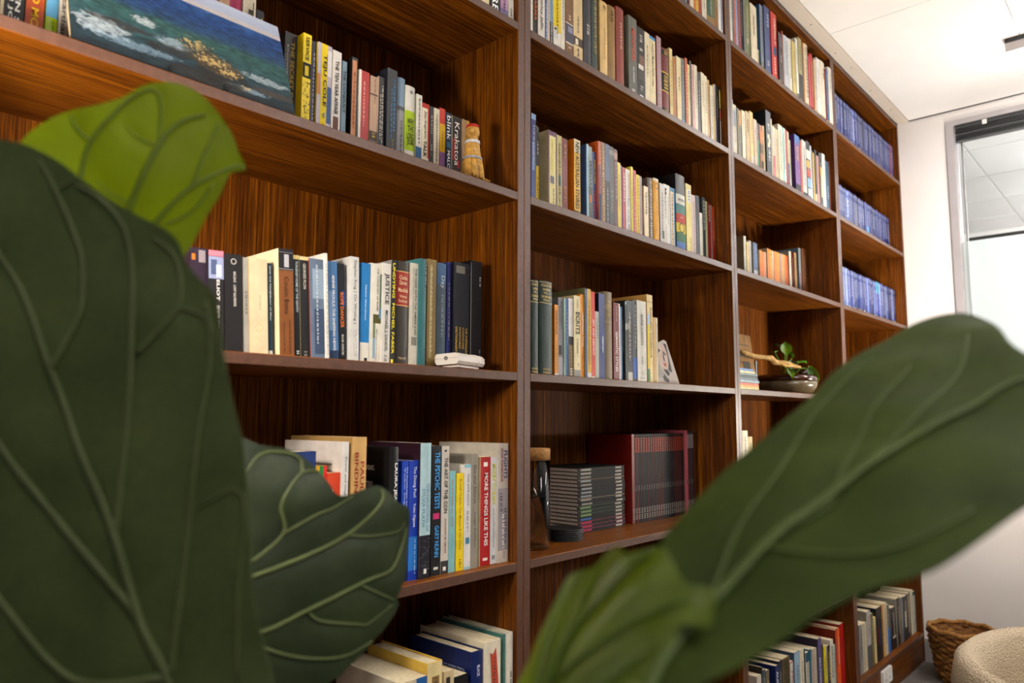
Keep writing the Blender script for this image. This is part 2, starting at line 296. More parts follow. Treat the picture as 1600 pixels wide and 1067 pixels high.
('A3',3,-2562,109,1741,410,1131,-3.2,'17191c','p','black slim paperback with cream head',8,{'T': [('TURGENEV HOME OF THE GENTRY','c8d0d4',0.06,0.56,0.4,0)],'W': [('c8c8c8',0.93,0.98,0.5,0)],'P': [(0,0.04,'dcbf7a',-0.5,0.5)]}),
('A3',3,-2444,175,1738,410,1101,-3.2,'1a1a1c','p','black paperback with cream head',9,{'L': 'e2c88c','T': [('GEORGES PLON','c9c2b4',0.07,0.32,0.3,0)],'W': [('9a948a',0.93,0.98,0.4,0)],'P': [(0,0.035,'dcc28a',-0.5,0.5)]}),
('A3',3,-2265,277,1731,390,1117,-3.2,'5f6f85','p','blue grey paperback with faded seascape cover',10,{'L': '9a3c1e','W': [('d4dae2',0.06,0.85,0.13,0)],'P': [(0.1,0.4,'8fa0b4',-0.3,0.5),(0.5,0.95,'3a4a66',-0.2,0.5)]}),
('A3',3,-1984,56,1861,350,1200,-3.2,'dedad2','p','slim white paperback standing proud',11,{'W': [('3c3c40',0.1,0.95,0.25,0)]}),
('A3',3,-1875,185,1747,410,1146,-3.2,'3f6c9c','p','sky blue paperback with pale lettering',12,{'T': [('ANNIE PROULX THE SHIPPING NEWS','e6e0da',0.14,0.9,0.28,0)],'P': [(0.9,1,'1c3050',-0.5,0.5),(0.3,0.7,'6f94bc',-0.5,0)]}),
('A3',3,-1664,139,1746,430,1136,-3.2,'191a1f','p','black paperback with orange and white lettering',13,{'T': [('ROPE DANCER','e8762a',0.3,0.66,0.5,0),('BOB SEECK','d8d4cc',0.73,0.94,0.28,0)],'P': [(0.28,0.44,'274a92',0.1,0.5)]}),
('A3',3,-1493,180,1894,350,1357,-1.5,'d3d0cb','p','white paperback with slender black capitals',14,{'L': 'c9c7c4','T': [('Stephen King | On Writing |','3e3c3a',0.03,0.64,0.42,0),('A Memoir of the Craft','77736e',0.7,0.95,0.14,0.15),('The Million Copy Bestseller','77736e',0.7,0.95,0.12,-0.1)]}),
('A3',3,-1267,193,1829,390,1206,0,'1273b4','p','bright blue paperback with white foot',15,{'T': [('FREDERICK  URDNO CRAWLEY','cfe2f0',0.22,0.58,0.16,0)],'P': [(0.8,1,'d8d2c6',-0.5,0.5),(0.95,1,'17181c',0.0,0.35)]}),
('A3',3,-1063,252,1857,390,1173,0,'dcd6c8','p','white paperback with strip of landscape picture',16,{'T': [('THE CONQUEST OF ROME','26231f',0.04,0.48,0.16,0.12),('Margaret Forster','45423e',0.66,0.98,0.14,0.1)],'P': [(0.51,0.6,'4f4c1c',-0.2,0.5),(0.1,0.45,'5d6f5a',0.34,0.5),(0.45,0.55,'5b8aa8',0.3,0.5),(0.6,0.75,'6b7a52',-0.2,0.0),(0.75,0.95,'7ea0b8',-0.2,0.0)]}),
('A3',3,-807,194,1896,370,1216,0,'d5d0c8','p','white paperback with heavy black and red title',17,{'T': [('JUSTICE','2a1410',0.1,0.41,0.62,0),('MICHAEL J. SANDEL','141212',0.47,0.88,0.42,0)],'W': [('8a8580',0.91,0.98,0.4,0)]}),
('A3',3,-598,102,1986,370,1297,0,'22211e','p','black paperback with yellow capitals',18,{'L': '8b8a86','T': [('UNDYING  MICHEL FABER','e8d418',0.03,0.9,0.6,0)],'P': [(0.95,1,'e0cc20',-0.3,0.2)]}),
('A3',3,-461,343,2010,400,1275,0,'352f28','h','dark brown hardback with red title label',19,{'H': [('Charles','e6c9a0',0.16,0.55,0.04),('Darwin','e6c9a0',0.21,0.5,0.04),('Mansfield','e6c9a0',0.28,0.66,0.04),('Volume','e6c9a0',0.34,0.5,0.03),('Nonfiction','e6c9a0',0.385,0.6,0.03),('Harvill','c0a878',0.93,0.5,0.025)],'P': [(0.1,0.435,'96281a',-0.5,0.5),(0.425,0.432,'d8b06a',-0.5,0.5),(0.098,0.105,'d8b06a',-0.5,0.5)]}),
('A3',3,-104,186,2017,400,1300,0,'c6bfb0','p','greyish white paperback with two lines of small print',20,{'T': [('THE HARE WITH THE AMBER EYES','3a362f',0.05,0.7,0.26,0.16),('The Last Days of Hubert Hunter','4a463e',0.05,0.64,0.2,-0.18)],'P': [(0.72,0.8,'7c786e',-0.3,0.4)]}),
('A3',3,86,179,2129,350,1347,0,'2f6468','h','tall teal hardback',21,{'L': '3a7476','W': [('cfd8d8',0.05,0.25,0.16,0.36)],'P': [(0.04,0.27,'1b2c34',0.3,0.5)]}),
('A3',3,571,235,2249,680,1464,0,'8c7240','p','olive gold paperback with pale script',22,{'W': [('d8c898',0.08,0.85,0.28,-0.1)],'P': [(0.05,0.9,'b9a470',-0.25,0.02)]}),
('A3',3,845,258,2215,680,1448,0,'4c5a66','h','blue grey hardback with white script',23,{'T': [('Day','c9d2da',0.12,0.24,0.5,0)],'W': [('8e979c',0.3,0.7,0.24,0)],'P': [(0,0.2,'4f6e92',-0.5,0.5)]}),
('A3',3,1186,102,2289,760,1485,0,'36397a','p','slim violet blue book',24,{}),
('A3',3,1292,471,2308,680,1516,0,'14131c','p','thick worn navy dictionary with gold foot lettering',25,{'T': [('THE AUSTRALIAN','b58f3a',0.6,0.85,0.11,0.3),('CONCISE','b58f3a',0.6,0.8,0.11,0.1),('OXFORD','b58f3a',0.6,0.8,0.11,-0.1),('DICTIONARY','c79f3c',0.6,0.83,0.12,-0.32)],'P': [(0.03,0.1,'6f6a62',-0.35,0.2)]}),
('A3',3,1779,341,2412,660,1551,0,'0c0c0f','p','glossy black hardback next to bay side',26,{'W': [('a8a6a4',0.14,0.23,0.15,0.3),('77777a',0.8,0.95,0.15,0.3)],'P': [(0.02,0.9,'8f8a84',-0.5,-0.46)]}),
('A4',4,-2545,428,2430,370,1586,0,'1d3268','p','navy blue paperback behind the fig leaf',1,{'W': [('c8d0e0',0.12,0.3,0.2,0.3)]}),
('A4',4,-2113,189,2181,330,1415,0,'d8a010','p','paperback striped yellow,green and red',2,{'P': [(0,0.2,'1f7a3a',-0.25,0.15),(0,0.2,'c8281c',0.15,0.5),(0.2,1,'1a1a1a',-0.5,0.5)]}),
('A4',4,-1920,245,2056,290,1332,0,'cf4322','p','orange red paperback with white lettering',3,{'T': [('WHITE','f0e8e0',0.2,0.75,0.36,0.15),('WOLF','f0e8e0',0.13,0.6,0.3,-0.22)]}),
('A4',4,-1670,131,2577,250,1867,0,'dcd8d3','p','white textbook with printed back cover',4,{'L': 'cfc6c0','T': [('Power and magic','26262a',0.1,0.37,0.4,0),('Psychology','1a1a1c',0.48,0.8,0.55,0)],'LT': 1}),
('A4',4,-1484,304,2656,230,1990,0,'c89e62','p','tan paperback with red serif capitals and bird drawing',5,{'L': 'a5824e','T': [('PAUL','8e2a18',0.16,0.36,0.26,0.2),('BINDING','8e2a18',0.1,0.42,0.26,-0.2)],'BIRD': 1}),
('A4',4,-927,125,1840,530,1211,0,'3a3230','p','small grey brown book hidden behind black hardback',6,{}),
('A4',4,-631,209,2463,250,1468,0,'131214','h','black hardback with white capitals and white cover print',7,{'L': '0f0e10','T': [('LAURA JEAN MCKAY','f1eee8',0.12,0.66,0.4,0.1)],'LT2': 1}),
('A4',4,-314,155,2195,290,1429,0,'143ba8','p','blue paperback with two lines of white print',8,{'T': [('The Housekeeper and the Professor','d6e0f4',0.05,0.6,0.22,0.2),('Yoko Ogawa','d6e0f4',0.05,0.5,0.2,-0.15)],'P': [(0.85,1,'141c3c',-0.5,0.5)]}),
('A4',4,-146,216,2196,280,1393,0,'1238a6','p','cobalt blue paperback fading to bright wave at foot',9,{'T': [('The Diving Pool','f0f2f6',0.05,0.31,0.4,0.05),('Yoko Ogawa','f0f2f6',0.36,0.56,0.36,0.05)],'W': [('bcd4ee',0.66,0.95,0.14,0.2)],'P': [(0.64,0.92,'2272c4',-0.5,0.5)]}),
('A4',4,74,267,2520,230,1645,0,'a9c6cc','p','paperback pale blue above and starry black below',10,{'L': '2a1220','T': [('THE HAUNTING OF','6f93ac',0.3,0.66,0.26,0.2),('SYLVIA PLATH','5f86a2',0.34,0.62,0.26,-0.18),('Jacqueline Rose','8fb0bc',0.03,0.26,0.2,0.1)],'DOTS': (0.7,0.98,'d8dcf0'),'P': [(0.685,1,'12101c',-0.5,0.5),(0.93,0.965,'e8e4d8',-0.05,0.2)]}),
('A4',4,402,245,2463,270,1604,0,'141417','p','black paperback with sky blue capitals',11,{'T': [('THE PSYCHIC TESTS','3f9ae0',0.05,0.49,0.52,0.05),('GARY NUNN','3f9ae0',0.62,0.86,0.52,0.05)],'P': [(0.525,0.57,'c02a68',-0.32,0.32),(0.935,0.955,'d0ccc4',-0.2,0.25)]}),
('A4',4,658,192,2446,270,1614,0,'c9bfb4','p','beige paperback with black capitals and charcoal foot',12,{'T': [('THE ART OF THE CON','17120e',0.09,0.53,0.5,0.05),('ANTHONY M. AMORE','6a2c22',0.57,0.84,0.22,0.05)],'P': [(0.9,1,'2f2e30',-0.5,0.5),(0.03,0.045,'1a1a1a',-0.15,0.15),(0.945,0.975,'e0dcd4',-0.2,0.2)]}),
('A4',4,867,172,1952,280,1277,0,'7fb4b8','p','pale teal slim paperback',13,{'T': [('we are what we think','b5584a',0.08,0.56,0.3,0),('JOHN BRANDT','6a9498',0.62,0.86,0.22,0)]}),
('A4',4,1070,184,1897,270,1209,0,'e8c80c','p','yellow slim paperback with brown print',14,{'T': [('Russell Hoban: The Mouse & His Child','7a6410',0.06,0.78,0.3,0)],'W': [('7a6410',0.88,0.97,0.3,0)]}),
('A4',4,1268,183,2064,260,1326,0,'d8d4d0','p','white paperback with pale blue ends',15,{'T': [('ONA JANE KNOX','55585c',0.09,0.4,0.3,0)],'W': [('8a8a8c',0.45,0.65,0.3,0)],'P': [(0,0.03,'7fb6c2',-0.5,0.5),(0.975,1,'8fb8c0',-0.5,0.5),(0.7,0.76,'3a7a94',-0.28,0.28)]}),
('A4',4,1456,185,2269,250,1477,0,'8d8478','p','grey beige paperback with handwriting',16,{'L': '8f8a80','T': [('Do the Secret','4e463a',0.1,0.44,0.4,0),('Leigh Swinton','4e463a',0.52,0.83,0.4,0)]}),
('A4',4,1716,298,2199,260,1393,0,'a81418','p','red paperback with white hand lettering',17,{'L': 'e8dcae','T': [('MORE THINGS LIKE THIS','f4ece4',0.15,0.82,0.36,0.05)],'P': [(0.05,0.09,'f0e6dc',-0.18,0.22),(0.93,0.955,'f0e6dc',-0.2,0.25),(0.53,0.537,'7a0c10',-0.5,0.5)]}),
('A4',4,2033,180,2174,270,1403,0,'d5d5d5','p','white slim paperback with yellow title',18,{'T': [('MONEY TO BURN','d8d020',0.06,0.44,0.5,0),('ASTA OLIVIA NORDENHOF','7a7a80',0.48,0.85,0.24,0)],'P': [(0.92,0.96,'8a8a8c',-0.25,0.25)]}),
('A4',4,2216,312,2464,230,1850,0,'c9bdb2','p','pale paperback with grey map etching',19,{'L': 'c6bcb0','T': [('FLIGHTS','33447a',0.06,0.3,0.34,0.22),('OLGA TOKARCZUK','8e2a22',0.04,0.33,0.22,-0.14)],'W': [('6e6878',0.42,0.6,0.3,-0.2),('6e6878',0.55,0.85,0.3,0.2),('efe8e0',0.6,0.9,0.25,0),('3a3638',0.91,0.96,0.1,0.1)],'P': [(0.38,0.9,'a29a9e',-0.5,0.5)]}),
('A5',5,-427,620,2242,90,1947,0,'cdb89a','p','thick cream book with fat page block',1,{'L': 'd9cdb8','P': [(0,0.3,'1d5a9a',0.1,0.5)]}),
('A5',5,215,366,2428,70,1844,0,'e0cb94','h','cream hardback with yellow side and red piping',2,{'L': 'd8b24a','P': [(0.1,0.4,'8a6a3a',-0.25,0.25),(0.17,0.33,'d9c79c',-0.15,0.15)]}),
('A5',5,628,249,2189,90,1686,0,'cbb48c','p','paperback with dark swirl on spine',3,{'P': [(0.05,0.35,'2e2a28',-0.3,0.1)]}),
('A5',5,914,359,2019,110,1648,0,'17161a','p','black paperback with orange mark',4,{'P': [(0.12,0.4,'d8601c',0.0,0.2)]}),
('A5',5,1354,326,2378,80,1855,0,'12235c','h','navy blue hardback shelved upside down',5,{'T': [('BLACK','d8d4e0',0.11,0.2,0.3,0)],'LT3': 1}),
('A5',5,1684,478,2491,50,1963,0,'e0d4bc','h','cream hardback with red ribbon drawing',6,{'RIB': 1}),
('A5',5,2279,61,2529,110,1892,0,'4f7f78','p','very thin teal book',7,{}),
('A5',5,2344,177,2549,50,1945,0,'ded6c6','h','cream white hardback against the bay side',8,{'W': [('4a4640',0.3,0.6,0.3,0)]}),
('B0',0,10433,150,2000,100,1287,0,'5d7486','p','blue grey slim book',1,{}),
('B0',0,10644,107,2000,100,1293,0,'5c1a1a','p','dark red slim book',2,{}),
('B0',0,10760,237,2000,100,1313,0,'d8cbb2','p','cream paperback',3,{}),
('B0',0,11007,147,2000,100,1309,0,'c4701c','p','orange slim paperback',4,{}),
('B0',0,11157,157,2000,100,1312,0,'d9b02a','p','golden yellow slim paperback',5,{}),
('B0',0,11327,178,2000,100,1277,0,'a33428','p','brick red slim paperback',6,{}),
('B0',0,11509,321,2000,80,1285,0,'d6ccb6','p','cream white paperback',7,{}),
('B0',0,11853,550,2000,80,1282,0,'8f6a30','p','brown book with green marbled paper',8,{'P': [(0,0.86,'2f5a4a',-0.5,0.0),(0,0.84,'5a6a4a',0.0,0.5)]}),
('B0',0,12409,198,2000,80,1313,0,'8a5a22','p','tan brown slim book',9,{}),
('B0',0,12611,135,2000,60,1317,0,'e2ddd2','p','white slim booklet',10,{}),
('B0',0,12753,174,2000,60,1269,0,'dcdce0','p','white booklet with blue stripe',11,{'P': [(0,0.93,'4a5aa0',-0.15,0.2)]}),
('B1',1,3209,88,2000,210,1451,0,'dcd6ca','p','white slim book against the bay side',1,{}),
('B1',1,3301,164,2100,210,1340,0,'26221f','p','black paperback with orange lettering',2,{'T': [('DHARMA','d8682c',0.4,0.78,0.5,0)],'P': [(0.93,0.98,'e0b040',-0.3,0.35)]}),
('B1',1,3469,246,2200,190,1406,0,'ddd5c8','p','white paperback with black handwriting',3,{'T': [('Shirley Jaffe','26231f',0.45,0.86,0.5,0)]}),
('B1',1,3745,82,2100,210,1355,0,'3d5f94','p','blue slim paperback',4,{'W': [('c9d4e4',0.5,0.95,0.4,0)]}),
('B1',1,3831,95,2100,210,1361,0,'cdb9a6','p','pale pink slim paperback',5,{}),
('B1',1,3929,105,2100,210,1342,0,'7fa3b8','p','pale blue slim paperback with black strip',6,{'T': [('CHORUS GOOSE','e4e0d8',0.69,0.98,0.5,0)],'P': [(0.68,0.99,'17161a',-0.5,0.5)]}),
('B1',1,4039,282,2200,180,1392,0,'ddd7cb','p','white paperback with bird and yellow upper half',7,{'P': [(0,0.78,'e2c410',-0.5,0.5),(0.72,0.86,'c9c6c4',-0.45,0.1),(0.735,0.76,'1b1a1a',-0.4,-0.1)]}),
('B1',1,4359,153,2150,200,1384,0,'e4dac8','p','white slim paperback',8,{}),
('B1',1,4516,303,2250,180,1447,0,'7a5636','p','brown paperback with grey photograph',9,{'W': [('d8c4a8',0.5,0.56,0.3,0),('d8c4a8',0.87,0.9,0.4,0)],'P': [(0.6,0.83,'4c4a58',-0.5,0.5),(0.595,0.605,'e4dccc',-0.5,0.5),(0.82,0.835,'e4dccc',-0.5,0.5),(0.63,0.7,'8a88a0',-0.2,0.4)]}),
('B1',1,4823,374,2250,170,1459,0,'d2b888','p','cream paperback with dark brown band',10,{'W': [('4a3c2c',0.45,0.66,0.16,0),('5a4a36',0.83,0.97,0.16,0)],'P': [(0.7,0.8,'4a3a2e',-0.5,0.5),(0.72,0.79,'e6dcc4',-0.3,0.0)]}),
('B1',1,5275,318,2400,170,1581,0,'2f3038','h','dark navy cloth hardback',11,{'L': '1a2238','W': [('b8b4ac',0.5,0.62,0.4,0)]}),
('B1',1,5642,274,2350,190,1532,0,'35433f','h','dark green hardback with gilt ornament',12,{'W': [('b09a60',0.05,0.6,0.4,0),('b09a60',0.62,0.76,0.5,0)]}),
('B1',1,5973,336,2126,150,1374,0,'dcb878','h','cream vellum hardback',13,{'L': 'b28f50','W': [('6a5a3a',0.05,0.12,0.5,0),('b08a54',0.35,0.75,0.2,0)]}),
('B1',1,6427,331,2224,210,1445,0,'8f6d34','h','worn gilt brown hardback',14,{'L': 'd8b060','W': [('4a3a1c',0.06,0.2,0.4,0)]}),
('B1',1,6830,371,2367,220,1543,0,'8a3a2e','h','red brown cloth hardback',15,{'L': 'a83228'}),
('B1',1,7366,426,2331,200,1482,0,'5f6058','p','grey hardback with red capitals',16,{'L': '6a6a58','T': [('METAPHORS','d8563c',0.14,0.55,0.4,0.05),('R.A. YORKSON','dcdad2',0.63,0.82,0.24,0.05)],'P': [(0.9,0.95,'c8c8c4',-0.12,0.2)]}),
('B1',1,7869,393,2234,240,1469,0,'1f1c1c','p','black paperback with portrait photograph',17,{'W': [('c9c4bc',0.1,0.2,0.4,0),('c9c4bc',0.28,0.33,0.5,0),('b8b4ac',0.78,0.85,0.4,0)],'P': [(0.37,0.55,'7a5a4c',-0.2,0.4),(0.5,0.58,'d8d0c8',-0.35,0.3),(0.56,0.7,'4a4644',-0.4,0.4),(0.9,0.95,'e8e4e0',-0.2,0.25)]}),
('B1',1,8307,247,2249,260,1471,0,'e0d2b0','p','cream paperback',18,{}),
('B1',1,8562,324,2238,260,1470,0,'e0cfa4','p','cream paperback with blue head',19,{'T': [("Fowler's Modern English Usage",'2a2620',0.1,0.68,0.42,0)],'P': [(0,0.04,'2f78a8',-0.5,0.5)]}),
('B1',1,8926,251,2364,240,1548,0,'a58488','p','mauve slim hardback with red side',20,{'L': '7e2030','W': [('c8b0b0',0.1,0.9,0.3,0)]}),
('B1',1,9188,423,2115,220,1359,0,'6a1414','h','dark red hardback with gilt and black bands',21,{'W': [('d0a838',0.4,0.6,0.6,0),('d0a838',0.9,0.98,0.5,0),('d0a838',0.04,0.09,0.5,0)],'P': [(0.03,0.1,'1a1408',-0.5,0.5),(0.35,0.37,'c8a030',-0.5,0.5),(0.37,0.62,'17110c',-0.5,0.5),(0.62,0.64,'c8a030',-0.5,0.5),(0.88,1,'1a1408',-0.5,0.5)]}),
('B1',1,9661,170,2275,240,1465,0,'d9c27e','p','straw yellow slim paperback',22,{}),
('B1',1,9882,196,2102,260,1334,0,'a9682c','p','orange brown slim paperback',23,{'L': 'c9a060'}),
('B1',1,10082,264,2179,240,1416,0,'dcc896','p','cream slim paperback',24,{'L': 'd4d2cc','W': [('55503e',0.3,0.5,0.3,0)]}),
('B1',1,10389,211,2243,260,1424,0,'5a6a70','p','slate slim paperback',25,{'P': [(0.88,1,'6f9ab0',-0.5,0.5)]}),
('B1',1,10604,149,2322,240,1477,0,'b8562a','p','burnt orange slim paperback',26,{'W': [('e8cfa8',0.2,0.8,0.4,0)]}),
('B1',1,10798,133,2188,260,1397,0,'d8c690','p','pale straw slim paperback',27,{}),
('B1',1,10939,92,2356,260,1505,0,'4a4a4a','p','dark grey slim paperback',28,{}),
('B1',1,11036,145,2268,240,1457,0,'d8a49a','p','pink slim paperback',29,{'L': 'c9c4c4'}),
('B1',1,11189,188,2316,240,1472,0,'d6cdb4','p','ivory slim paperback',30,{}),
('B1',1,11423,208,2179,260,1378,0,'24242c','p','black slim paperback',31,{}),
('B1',1,11635,204,2227,240,1419,0,'dccfb0','p','cream slim paperback with grey print',32,{}),
('B1',1,11848,187,2203,240,1400,0,'d8ccaa','p','light cream slim paperback',33,{}),
('B1',1,12083,153,2152,260,1382,0,'b98c50','p','tan slim paperback',34,{}),
('B1',1,12240,194,2008,240,1267,0,'cfc6b0','p','grey cream slim paperback',35,{}),
('B1',1,12483,83,2114,260,1388,0,'d0b040','p','very thin yellow booklet',36,{}),
('B1',1,12575,93,2157,260,1401,0,'b8b0c0','p','very thin lavender booklet',37,{}),
('B1',1,12672,134,2131,240,1355,0,'121214','p','black slim book',38,{}),
('B1',1,12810,135,2146,220,1371,0,'17130f','p','black slim book with yellow and red figure',39,{'P': [(0.05,0.35,'d8c23c',-0.3,0.3),(0.38,0.52,'c02418',-0.35,0.3),(0.55,0.95,'e0dccc',-0.15,0.2)]}),
('B2',2,3700,166,2346,600,1509,0,'1b2a6e','p','tall navy book with pale head',1,{'P': [(0,0.06,'7a94b8',-0.5,0.5),(0.3,0.6,'6f86b8',-0.3,0.2)]}),
('B2',2,3944,104,2112,660,1355,0,'20201e','p','slim book black above and yellow below',2,{'W': [('d8d4c0',0.18,0.35,0.4,0),('4a3a08',0.6,0.9,0.4,0)],'P': [(0.47,1,'d0ac10',-0.5,0.5)]}),
('B2',2,4247,316,2074,520,1547,0,'5a2c4a','p','thick purple and cream scalloped hardback',3,{'L': 'cbbb90','W': [('e8d86a',0.1,0.5,0.3,0),('55505c',0.7,0.95,0.12,0.1)],'P': [(0.06,0.98,'dccf94',-0.38,0.38),(0.55,0.64,'7a7480',-0.3,0.2)]}),
('B2',2,4655,193,2088,580,1369,0,'b3a468','p','sage and straw paperback',4,{'W': [('4a4a3a',0.1,0.9,0.4,0)],'P': [(0.5,0.62,'4a6a7a',-0.2,0.3)]}),
('B2',2,4861,213,2067,580,1364,0,'6e201c','p','dark red paperback',5,{'W': [('b88a5a',0.08,0.25,0.4,0),('a8642c',0.6,0.8,0.5,0)]}),
('B2',2,5275,257,2151,520,1368,0,'d8a812','p','yellow paperback with heavy black italic title',6,{'L': 'dc7818','T': [('NEW AUSTRALIAN STORIES','1a160e',0.03,0.85,0.6,0),('2','e4c030',0.88,0.97,0.6,0)],'P': [(0,0.16,'ddd0a8',-0.5,0.5),(0.87,1,'17150f',-0.5,0.5)]}),
('B2',2,5831,94,2178,540,1406,0,'8fb4c2','p','pale blue slim paperback with navy side',7,{'L': '33588c'}),
('B2',2,5952,151,2155,560,1367,0,'7f8a8a','p','grey paperback with black name and colour photo',8,{'T': [('PESSOA','141414',0.18,0.5,0.62,0)],'P': [(0.5,1,'5a5a50',-0.5,0.5),(0.6,0.7,'c86a3a',-0.2,0.3)]}),
('B2',2,6136,187,2069,580,1312,0,'26346c','p','indigo paperback with orange and red lettering',9,{'T': [('JAMES CLAIMS','c8b040',0.1,0.42,0.4,0),('THE GIFT','b83a2c',0.5,0.85,0.5,0)]}),
('B2',2,6327,121,2398,520,1461,0,'b45230','p','paperback shading from orange through mauve to navy',10,{'L': 'c85a22','W': [('d8c4b0',0.1,0.6,0.14,0.2)],'P': [(0.27,0.6,'7e5468',-0.5,0.5),(0.6,1,'283c60',-0.5,0.5)]}),
('B2',2,6543,173,2452,580,1574,0,'8a6238','p','bronze brown paperback',11,{'T': [('VINTAGE BETTI MAKES POUND','d8c090',0.05,0.96,0.4,0)]}),
('B2',2,6726,191,2459,580,1613,0,'23222a','p','paperback grey lavender above and black below',12,{'W': [('c8c8d0',0.5,0.95,0.2,0)],'P': [(0,0.42,'6f7690',-0.5,0.5)]}),
('B2',2,6927,209,2446,580,1564,0,'41443f','p','dark grey green paperback',13,{'W': [('9a9c90',0.5,0.75,0.3,0)],'P': [(0.04,0.1,'8a8c84',-0.5,0.5)]}),
('B2',2,7147,171,2423,580,1540,0,'5a2c34','p','maroon paperback with pale label',14,{'P': [(0.04,0.12,'a88a84',-0.5,0.5)]}),
('B2',2,7322,142,2093,580,1379,0,'d8bc1c','p','yellow slim paperback with red side',15,{'L': 'a01c14'}),
('B2',2,7468,55,2034,580,1314,0,'8fa0c8','p','thin pale blue booklet',16,{}),
('B2',2,7527,137,2002,560,1270,0,'b04c50','p','rose red slim paperback with white print',17,{'W': [('ecd8d4',0.08,0.5,0.5,0)]}),
('B2',2,7668,230,1993,550,1288,0,'d5cec6','p','white paperback with red and blue lettering',18,{'T': [('GREATER LONDON FICTION','a05060',0.05,0.4,0.4,0.1),('East of the Sky','3a4a8a',0.42,0.9,0.42,0)]}),
('B2',2,7902,110,2111,530,1335,0,'c9b828','p','yellow green slim paperback standing proud',19,{'L': 'd8c83c'}),
('B2',2,8064,146,2064,560,1334,0,'bb4048','p','pinkish red slim paperback',20,{'W': [('e8c0b8',0.1,0.95,0.4,0)]}),
('B2',2,8220,164,1972,560,1300,0,'dcc418','p','bright yellow slim paperback with red print',21,{'W': [('a04a18',0.05,0.95,0.4,0)]}),
('B2',2,8421,128,1981,580,1299,0,'9f8a88','p','mauve grey slim paperback',22,{}),
('B2',2,8626,229,1736,560,1128,0,'dcc8a4','p','short cream paperback',23,{'L': 'd0b08c','W': [('3a4a58',0.1,0.5,0.4,0)]}),
('B2',2,8904,261,2064,580,1318,0,'6b5c54','h','grey brown hardback with mottled photograph',24,{'W': [('b4a498',0.05,0.6,0.6,0),('cfc4b8',0.65,0.95,0.5,0)]}),
('B2',2,9169,315,2115,560,1358,0,'d99a18','h','amber hardback with white head and emblem',25,{'W': [('8a5c10',0.3,0.9,0.15,0)],'R': ('3a3020',0.11,0.3),'P': [(0,0.04,'d8d0c0',-0.5,0.5)]}),
('B2',2,9524,232,2044,570,1299,0,'bab7b2','p','grey white paperback',26,{'P': [(0.7,0.82,'4a4a4c',0.0,0.4)]}),
('B2',2,9761,147,2073,570,1354,0,'d8d4cc','p','white paperback with black script',27,{'T': [('Meanjin','222222',0.06,0.5,0.7,0)],'W': [('7a7a7a',0.6,0.9,0.3,0)]}),
('B2',2,9914,178,2076,570,1342,0,'d6cec2','p','off-white slim paperback',28,{}),
('B2',2,10104,314,2055,570,1343,0,'176a92','p','blue slim paperback with cream panel',29,{'W': [('6a4a34',0.1,0.9,0.3,-0.1)],'P': [(0.06,0.97,'dcc8a8',-0.42,0.2)]}),
('B2',2,10423,561,2561,520,1560,0,'3a3a3c','h','thick hardback with rainbow of horizontal bands',30,{'L': '151517','H': [('MURDOCH','55524c',0.31,0.6,0.03),('IRIS','e4b8a8',0.53,0.3,0.02)],'R': ('1c1c20',0.655,0.28),'P': [(0.245,0.365,'c9c6ba',-0.5,0.5),(0.365,0.485,'4a7470',-0.5,0.5),(0.485,0.6,'a83426',-0.5,0.5),(0.6,0.715,'c9b032',-0.5,0.5),(0.715,0.83,'2f5f3c',-0.5,0.5),(0.83,0.95,'4568a4',-0.5,0.5),(0.95,1,'26262c',-0.5,0.5)]}),
('B2',2,11051,348,2402,550,1538,0,'d0c070','p','straw yellow hardback with white library label',31,{'W': [('4a4a5a',0.09,0.22,0.3,0.05),('8a6a20',0.72,0.95,0.15,0.2)],'P': [(0.07,0.25,'dcdcd8',-0.3,0.38)]}),
('B2',2,11448,250,2136,570,1399,0,'c8b2b0','p','pale pink slim paperback',32,{'W': [('77626a',0.1,0.9,0.25,0)]}),
('B2',2,11702,206,2171,550,1432,0,'22282e','p','charcoal slim book with grey cover',33,{'L': '8d8d8c','W': [('7a3030',0.15,0.3,0.3,0)]}),
('B2',2,11922,176,1646,550,1091,0,'ded8c8','p','short cream booklet',34,{}),
('B2',2,12161,199,2223,580,1456,0,'2a3538','p','dark teal slim paperback',35,{'W': [('b8bcae',0.05,0.5,0.5,0)]}),
('B2',2,12365,116,2126,570,1392,0,'b9b890','p','sage cream slim paperback',36,{}),
('B2',2,12484,201,2114,560,1379,0,'861c16','p','dark red slim paperback',37,{'W': [('d8c0a8',0.05,0.3,0.5,0)]}),
('B2',2,12731,78,2081,580,1327,0,'8f8f90','p','very thin grey booklet',38,{}),
('B2',2,12813,115,2047,550,1322,0,'b43a14','p','vermilion slim paperback at the row end',39,{'P': [(0.55,1,'8e1414',-0.5,0.5)]}),
('B3',3,3585,298,2240,500,1440,0,'15281f','h','dark green gilt hardback against the bay side',1,{'H': [('COLLECTED','c4a860',0.05,0.8,0.026),('PAPERS','c4a860',0.095,0.55,0.026),('VOL. I','c4a860',0.13,0.5,0.026),('SIGMUND','c4a860',0.17,0.75,0.026),('FREUD','c4a860',0.205,0.5,0.024),('HOGARTH','b89850',0.93,0.7,0.02),('PRESS','b89850',0.965,0.7,0.02)],'P': [(0.015,0.02,'c4a860',-0.5,0.5),(0.232,0.237,'c4a860',-0.5,0.5)]}),
('B3',3,3886,475,2263,480,1436,0,'15291f','h','thick dark green gilt hardback',2,{'H': [('COLLECTED','c4a860',0.05,0.8,0.026),('PAPERS','c4a860',0.095,0.55,0.026),('VOL. II','c4a860',0.13,0.5,0.026),('SIGMUND','c4a860',0.17,0.75,0.026),('FREUD','c4a860',0.205,0.5,0.024),('HOGARTH','b89850',0.93,0.55,0.02),('PRESS','b89850',0.965,0.55,0.02)],'P': [(0.015,0.02,'c4a860',-0.5,0.5),(0.232,0.237,'c4a860',-0.5,0.5)]}),
